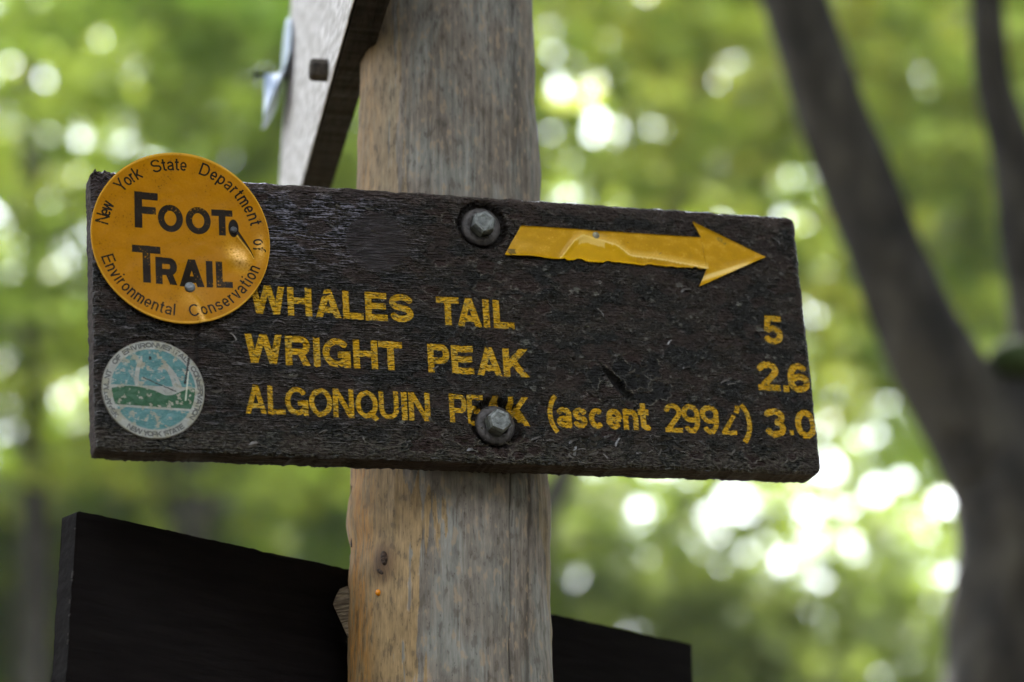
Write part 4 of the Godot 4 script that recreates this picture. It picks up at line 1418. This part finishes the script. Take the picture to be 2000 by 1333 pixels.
# ---------------------------------------------------------------- the board on the post's left side, seen end-on
func side_sign() -> void:
	# its face points left; x runs away from the camera, y up
	var away := Vector3(-0.1815, 0, -0.9834)
	var face := Vector3(-0.9834, 0, 0.1815)
	var origin := Vector3(-0.0946, 2.25, -1.5326)
	var t := thing("side_sign", "weathered pale board on the post's left side, seen along its face from below", "sign")
	t.transform = Transform3D(Basis(-away, Vector3.UP, face), origin)
	var shape := PackedVector2Array([Vector2(0.13, 0), Vector2(0.13, 0.25), Vector2(-0.365, 0.25), Vector2(-0.515, 0.0)])
	var m := stained_wood(111, Color(0.075, 0.055, 0.052), Color(0.15, 0.115, 0.105), 20.0)
	var pale := plain(Color.WHITE, 0.8)
	pale.albedo_texture = noise_tex(113, 0.035, 5, Color(0.62, 0.60, 0.59), Color(0.88, 0.865, 0.87), 512)
	pale.uv1_triplanar = true
	pale.uv1_scale = Vector3(2.0, 9.0, 9.0)
	pale.heightmap_enabled = true
	pale.heightmap_texture = noise_tex(114, 0.06, 4, Color.BLACK, Color.WHITE)
	pale.heightmap_scale = 0.1
	var core := part("board", slab_mesh(shape, 0.022, 0.003, 0.0010, 12), m, t)
	core.position.z = -0.0012
	var skin := slab_mesh(Geometry2D.offset_polygon(shape, -0.0006)[0], 0.0012, 0.003, 0.0006, 13)
	var sk := part("weathered_face", skin, pale, t)
	sk.position.z = 0.0001
	# bolt and square nut standing off the face
	var nut := part("nut", hex_head(0.0075, 0.0120), metal(115, Color(0.17, 0.15, 0.13), Color(0.30, 0.26, 0.22), 0.8, 0.2), t)
	nut.position = Vector3(-0.140, 0.016, 0.0)
	nut.rotation_degrees = Vector3(0, 0, 12)

	# round marker nailed to that face
	var d := thing("side_marker", "small pale blue-grey round marker standing off the side board, edge-on", "trail marker")
	var centre := origin + away * 0.408 + Vector3(0, 0.134, 0) + face * 0.004
	d.transform = Transform3D(Basis(-away, Vector3.UP, face), centre)
	var pts := PackedVector3Array()
	var uvs := PackedVector2Array()
	for k in 15:
		for a in 61:
			var g := TAU * a / 60
			var r := 0.043 * minf(1.0, k / 12.0)
			if k == 0: r = 0.00001
			var q := Vector2(cos(g), sin(g)) * r
			var z := 2.2 * q.y * q.y + 0.12 * q.y * -1.0 + (0.006 * smoothstep(0.0, -0.043, q.y))
			if k == 13: z -= 0.001
			if k == 14:
				z -= 0.001
				q *= 0.02
			pts.append(Vector3(q.x, q.y, z))
			uvs.append(q * 10.0)
	part("plate", grid_mesh(pts, uvs, 61, 15, true), plain(Color(0.62, 0.68, 0.78), 0.35), d)
	var shank := CylinderMesh.new()
	shank.top_radius = 0.0016; shank.bottom_radius = 0.0016; shank.height = 0.036
	var nm := metal(116, Color(0.10, 0.11, 0.13), Color(0.18, 0.18, 0.20), 0.6, 0.4)
	var sh := part("nail", shank, nm, d)
	sh.rotation_degrees = Vector3(90, 0, 0)
	sh.position = Vector3(-0.004, 0.0, 0.003)
	var nh := part("nail_head", lathe_z([Vector2(0.004, -0.0006), Vector2(0.0042, 0.0008), Vector2(0.0001, 0.0016)], 16), nm, sh)
	nh.rotation_degrees = Vector3(-90, 0, 0)
	nh.position = Vector3(0, 0.018, 0)

# ---------------------------------------------------------------- the big dark board behind the post
func lower_sign() -> void:
	var a := Vector3(-0.250, 1.9270, -1.528)
	var b := Vector3(0.120, 1.9140, -1.838)
	var x := (b - a).normalized()
	var z := x.cross(Vector3.UP).normalized()
	var y := z.cross(x).normalized()
	var t := thing("lower_sign", "large plain blackish-brown board fixed behind the post below the trail sign", "sign")
	t.transform = Transform3D(Basis(x, y, z), a)
	var l := a.distance_to(b)
	var m := stained_wood(121, Color(0.055, 0.043, 0.042), Color(0.078, 0.064, 0.062), 14.0)
	m.roughness = 0.7
	m.metallic_specular = 0.15
	m.heightmap_scale = 0.03
	part("board", slab_mesh(PackedVector2Array([Vector2(0, -0.30), Vector2(0, -0.001), Vector2(0.002, 0), Vector2(l, 0), Vector2(l + 0.001, -0.30)]), 0.0185, 0.0025, 0.0007, 14), m, t)
	# chips along the arris by the left end
	var cm := plain(Color(0.15, 0.13, 0.12), 0.8)
	rng.seed = 77
	for k in 9:
		var c := BoxMesh.new()
		c.size = Vector3(0.0006, rng.randf_range(0.0008, 0.003), 0.0009)
		var o := part("splinter", c, cm, t)
		o.position = Vector3(-0.0002 + rng.randf() * 0.0004, -0.004 - rng.randf() * 0.075, -0.0012 - rng.randf() * 0.001)
		o.rotation_degrees = Vector3(rng.randf() * 20, rng.randf() * 40, rng.randf_range(-25, 25))

# ---------------------------------------------------------------- trees
func near_tree() -> void:
	openings = [[Vector3(1.0, 10.5, 7.0), Vector3(4.5, 5.0, 5.5), 0.16]]  # gap cut above and behind the camera to let sky light reach the board
	var base := Vector3(0.78, 0, -3.95)
	var t := thing("forked_tree", "grey-barked forked tree standing close behind the sign on its right", "tree", base)
	var rel := func(a: Array) -> Array:
		var o := []
		for p in a: o.append(p - base)
		return o
	part("trunk", tube_mesh(rel.call([Vector3(0.75, -0.1, -4.0), Vector3(0.715, 1.3, -3.97), Vector3(0.703, 2.0, -3.93), Vector3(0.701, 2.227, -3.875), Vector3(0.704, 2.306, -3.847), Vector3(0.712, 2.426, -3.806), Vector3(0.713, 2.498, -3.781), Vector3(0.712, 2.569, -3.757), Vector3(0.716, 2.66, -3.76), Vector3(0.74, 2.74, -3.77)]), [0.17, 0.135, 0.118, 0.110, 0.103, 0.095, 0.090, 0.090, 0.088, 0.05], 28, 0.14, 131, 5), bark_mat, t)
	part("limb", tube_mesh(rel.call([Vector3(0.71, 2.52, -3.77), Vector3(0.672, 2.602, -3.745), Vector3(0.62, 2.699, -3.712), Vector3(0.568, 2.788, -3.681), Vector3(0.509, 2.932, -3.632), Vector3(0.454, 3.076, -3.582), Vector3(0.404, 3.22, -3.532), Vector3(0.355, 3.36, -3.485), Vector3(0.30, 3.54, -3.43), Vector3(0.1, 4.4, -3.2), Vector3(-0.1, 6.6, -2.4), Vector3(-0.2, 8.2, -1.6)]), [0.07, 0.072, 0.066, 0.058, 0.052, 0.050, 0.047, 0.046, 0.045, 0.042, 0.035, 0.02], 24, 0.13, 132, 5), bark_mat, t)
	part("limb", tube_mesh(rel.call([Vector3(0.77, 2.60, -3.85), Vector3(0.781, 2.743, -3.855), Vector3(0.772, 2.836, -3.823), Vector3(0.753, 2.948, -3.785), Vector3(0.738, 3.07, -3.743), Vector3(0.709, 3.172, -3.708), Vector3(0.701, 3.283, -3.669), Vector3(0.694, 3.39, -3.633), Vector3(0.692, 3.50, -3.60), Vector3(0.71, 3.75, -3.58), Vector3(0.9, 5.0, -3.5), Vector3(1.6, 7.5, -3.0)]), [0.05, 0.046, 0.041, 0.038, 0.033, 0.027, 0.025, 0.026, 0.026, 0.026, 0.024, 0.015], 20, 0.13, 133, 5), bark_mat, t)
	# moss in the fork
	var ms := SphereMesh.new()
	ms.radius = 0.042; ms.height = 0.06
	var mo := part("moss", ms, plain(Color(0.16, 0.22, 0.07), 0.95), t)
	mo.position = Vector3(0.714, 2.738, -3.705) - base
	crown(t, [[Vector3(0, 9.0, -1.0), Vector3(7.5, 2.0, 7.0)]], CANOPY, [Color(0.06, 0.09, 0.012), Color(0.10, 0.14, 0.02)], 141, "crown", -0.3)  # unseen canopy, spread wide and thick to cut sky light on the sign

const CANOPY := 9800
const FOREST := 22500

func background() -> void:
	openings = [
		[Vector3(1.45, 5.65, -16), Vector3(0.75, 0.40, 9), 0.78],
		[Vector3(2.15, 5.55, -16), Vector3(0.45, 0.75, 9), 0.78],
		[Vector3(0.4, 8.6, -16), Vector3(0.5, 0.5, 9), 0.42],
		[Vector3(1.2, 8.35, -16), Vector3(0.3, 0.25, 9), 0.38],
		[Vector3(-1.65, 5.75, -16), Vector3(0.35, 0.25, 9), 0.5],
		[Vector3(1.85, 7.3, -16), Vector3(0.3, 0.35, 9), 0.42],
		[Vector3(-1.5, 8.5, -16), Vector3(0.4, 0.35, 9), 0.42],
		[Vector3(-2.85, 6.75, -16), Vector3(0.25, 0.3, 9), 0.75],
		[Vector3(-2.65, 8.4, -16), Vector3(0.6, 0.5, 9), 0.40],
		[Vector3(-3.0, 7.8, -16), Vector3(0.4, 0.9, 9), 0.38],
	]
	var yellow := [Color(0.205, 0.30, 0.026), Color(0.41, 0.415, 0.052)]
	var fresh := [Color(0.18, 0.285, 0.030), Color(0.33, 0.39, 0.048)]
	var deep := [Color(0.135, 0.20, 0.036), Color(0.235, 0.29, 0.052)]
	var g := "leafy trees far behind the sign"
	tree("maple_tree", "yellow-green maple far behind the round marker, left of the post", Vector3(-1.7, 0, -14.2), [Vector3(-1.7, -0.2, -14.2), Vector3(-1.72, 3.6, -14.2), Vector3(-1.6, 7.5, -14.1)], [0.12, 0.09, 0.05], [[Vector3(-1.7, 8.2, -14.2), Vector3(2.1, 2.9, 1.7)]], 1150, fresh, 201, g)
	tree("maple_tree", "bright green maple far behind, between the post and the forked tree", Vector3(-0.1, 0, -15.2), [Vector3(-0.1, -0.2, -15.2), Vector3(-0.05, 4.6, -15.2), Vector3(0.5, 6.4, -15.2), Vector3(1.3, 8.2, -15.1)], [0.13, 0.10, 0.08, 0.05], [[Vector3(1.3, 8.7, -15.2), Vector3(2.3, 2.7, 1.7)]], 1120, yellow, 202, g)
	tree("maple_tree", "pale green maple far behind the forked tree at the right edge", Vector3(3.9, 0, -14.6), [Vector3(3.9, -0.2, -14.6), Vector3(3.95, 4, -14.6), Vector3(3.7, 7, -14.6)], [0.12, 0.09, 0.05], [[Vector3(3.8, 7.4, -14.6), Vector3(1.9, 3.2, 1.6)]], 1000, fresh, 203, g)
	tree("maple_tree", "shaded green maple far behind at the left edge", Vector3(-4.6, 0, -15.4), [Vector3(-4.6, -0.2, -15.4), Vector3(-4.55, 4, -15.4), Vector3(-4.5, 7, -15.4)], [0.13, 0.1, 0.05], [[Vector3(-4.4, 7.0, -15.4), Vector3(2.0, 3.4, 1.6)]], 1050, deep, 204, g)
	tree("understory_tree", "low dark green understory tree far behind, seen below the trail sign's right half", Vector3(1.0, 0, -16.8), [Vector3(1.0, -0.2, -16.8), Vector3(1.05, 2.5, -16.8), Vector3(1.0, 4.8, -16.8)], [0.07, 0.05, 0.03], [[Vector3(1.1, 5.0, -16.8), Vector3(2.3, 1.5, 1.4)]], 850, deep, 205, g)
	tree("understory_tree", "low green understory tree far behind, seen between the trail sign and the lower board", Vector3(-2.0, 0, -16.4), [Vector3(-2.0, -0.2, -16.4), Vector3(-2.05, 2.5, -16.4), Vector3(-2.0, 4.6, -16.4)], [0.07, 0.05, 0.03], [[Vector3(-2.0, 5.2, -16.4), Vector3(2.4, 1.5, 1.4)]], 1500, [Color(0.11, 0.19, 0.016), Color(0.20, 0.28, 0.02)], 206, g)
	tree("tall_tree", "tall yellowish tree farthest behind the post", Vector3(-1.0, 0, -22), [Vector3(-1.0, -0.2, -22), Vector3(-0.9, 6, -22), Vector3(-1, 11, -22)], [0.2, 0.15, 0.08], [[Vector3(-1.6, 10.2, -22), Vector3(3.8, 4.6, 1.8)]], 1650, yellow, 207, g)
	tree("tall_tree", "tall pale tree farthest behind the forked tree", Vector3(4.0, 0, -23), [Vector3(4.0, -0.2, -23), Vector3(4.1, 6, -23), Vector3(4, 11, -23)], [0.2, 0.15, 0.08], [[Vector3(3.9, 9.6, -23), Vector3(3.2, 4.6, 1.8)]], 1500, fresh, 208, g)
	tree("slender_tree", "slender dark trunk blurred at the left edge of the view", Vector3(-2.62, 0, -15.2), [Vector3(-2.62, -0.1, -15.2), Vector3(-2.63, 4.6, -14.9), Vector3(-2.65, 6.0, -14.6), Vector3(-2.68, 7.4, -14.3), Vector3(-2.7, 8.8, -13.9), Vector3(-2.75, 10.5, -13.6)], [0.13, 0.10, 0.09, 0.07, 0.05, 0.03], [[Vector3(-3.3, 11.3, -13.4), Vector3(1.6, 1.0, 1.4)]], 160, deep, 209)
	# unseen wood all round and behind the camera, put in to block sky light
	var o := Node3D.new()
	o.name = "forest"
	add_child(o)
	tag(o, "unseen green wood all round, put in to hold back sky light", "", "", "stuff")
	var lobes := []
	for k in 26:
		var a := deg_to_rad(28.0 + 304.0 * k / 25.0)       # from the right of the view round behind to its left
		var rad := 10.5 + 1.5 * sin(k * 2.3)
		lobes.append([Vector3(sin(a) * rad, 5.2 + sin(k * 1.7), -cos(a) * rad), Vector3(2.0, 6.4, 2.0)])
	openings = [[Vector3(1.0, 10.5, 8.5), Vector3(5.0, 4.0, 7.0), 0.16], [Vector3(-10, 6.5, -2.0), Vector3(5, 4.5, 4.5), 0.2]]  # gaps cut in the foliage so sky light reaches the boards
	crown(o, lobes, FOREST, [Color(0.045, 0.07, 0.014), Color(0.075, 0.10, 0.018)], 301, "foliage", -0.25)  # leaf tints darkened to lessen the light thrown on the sign
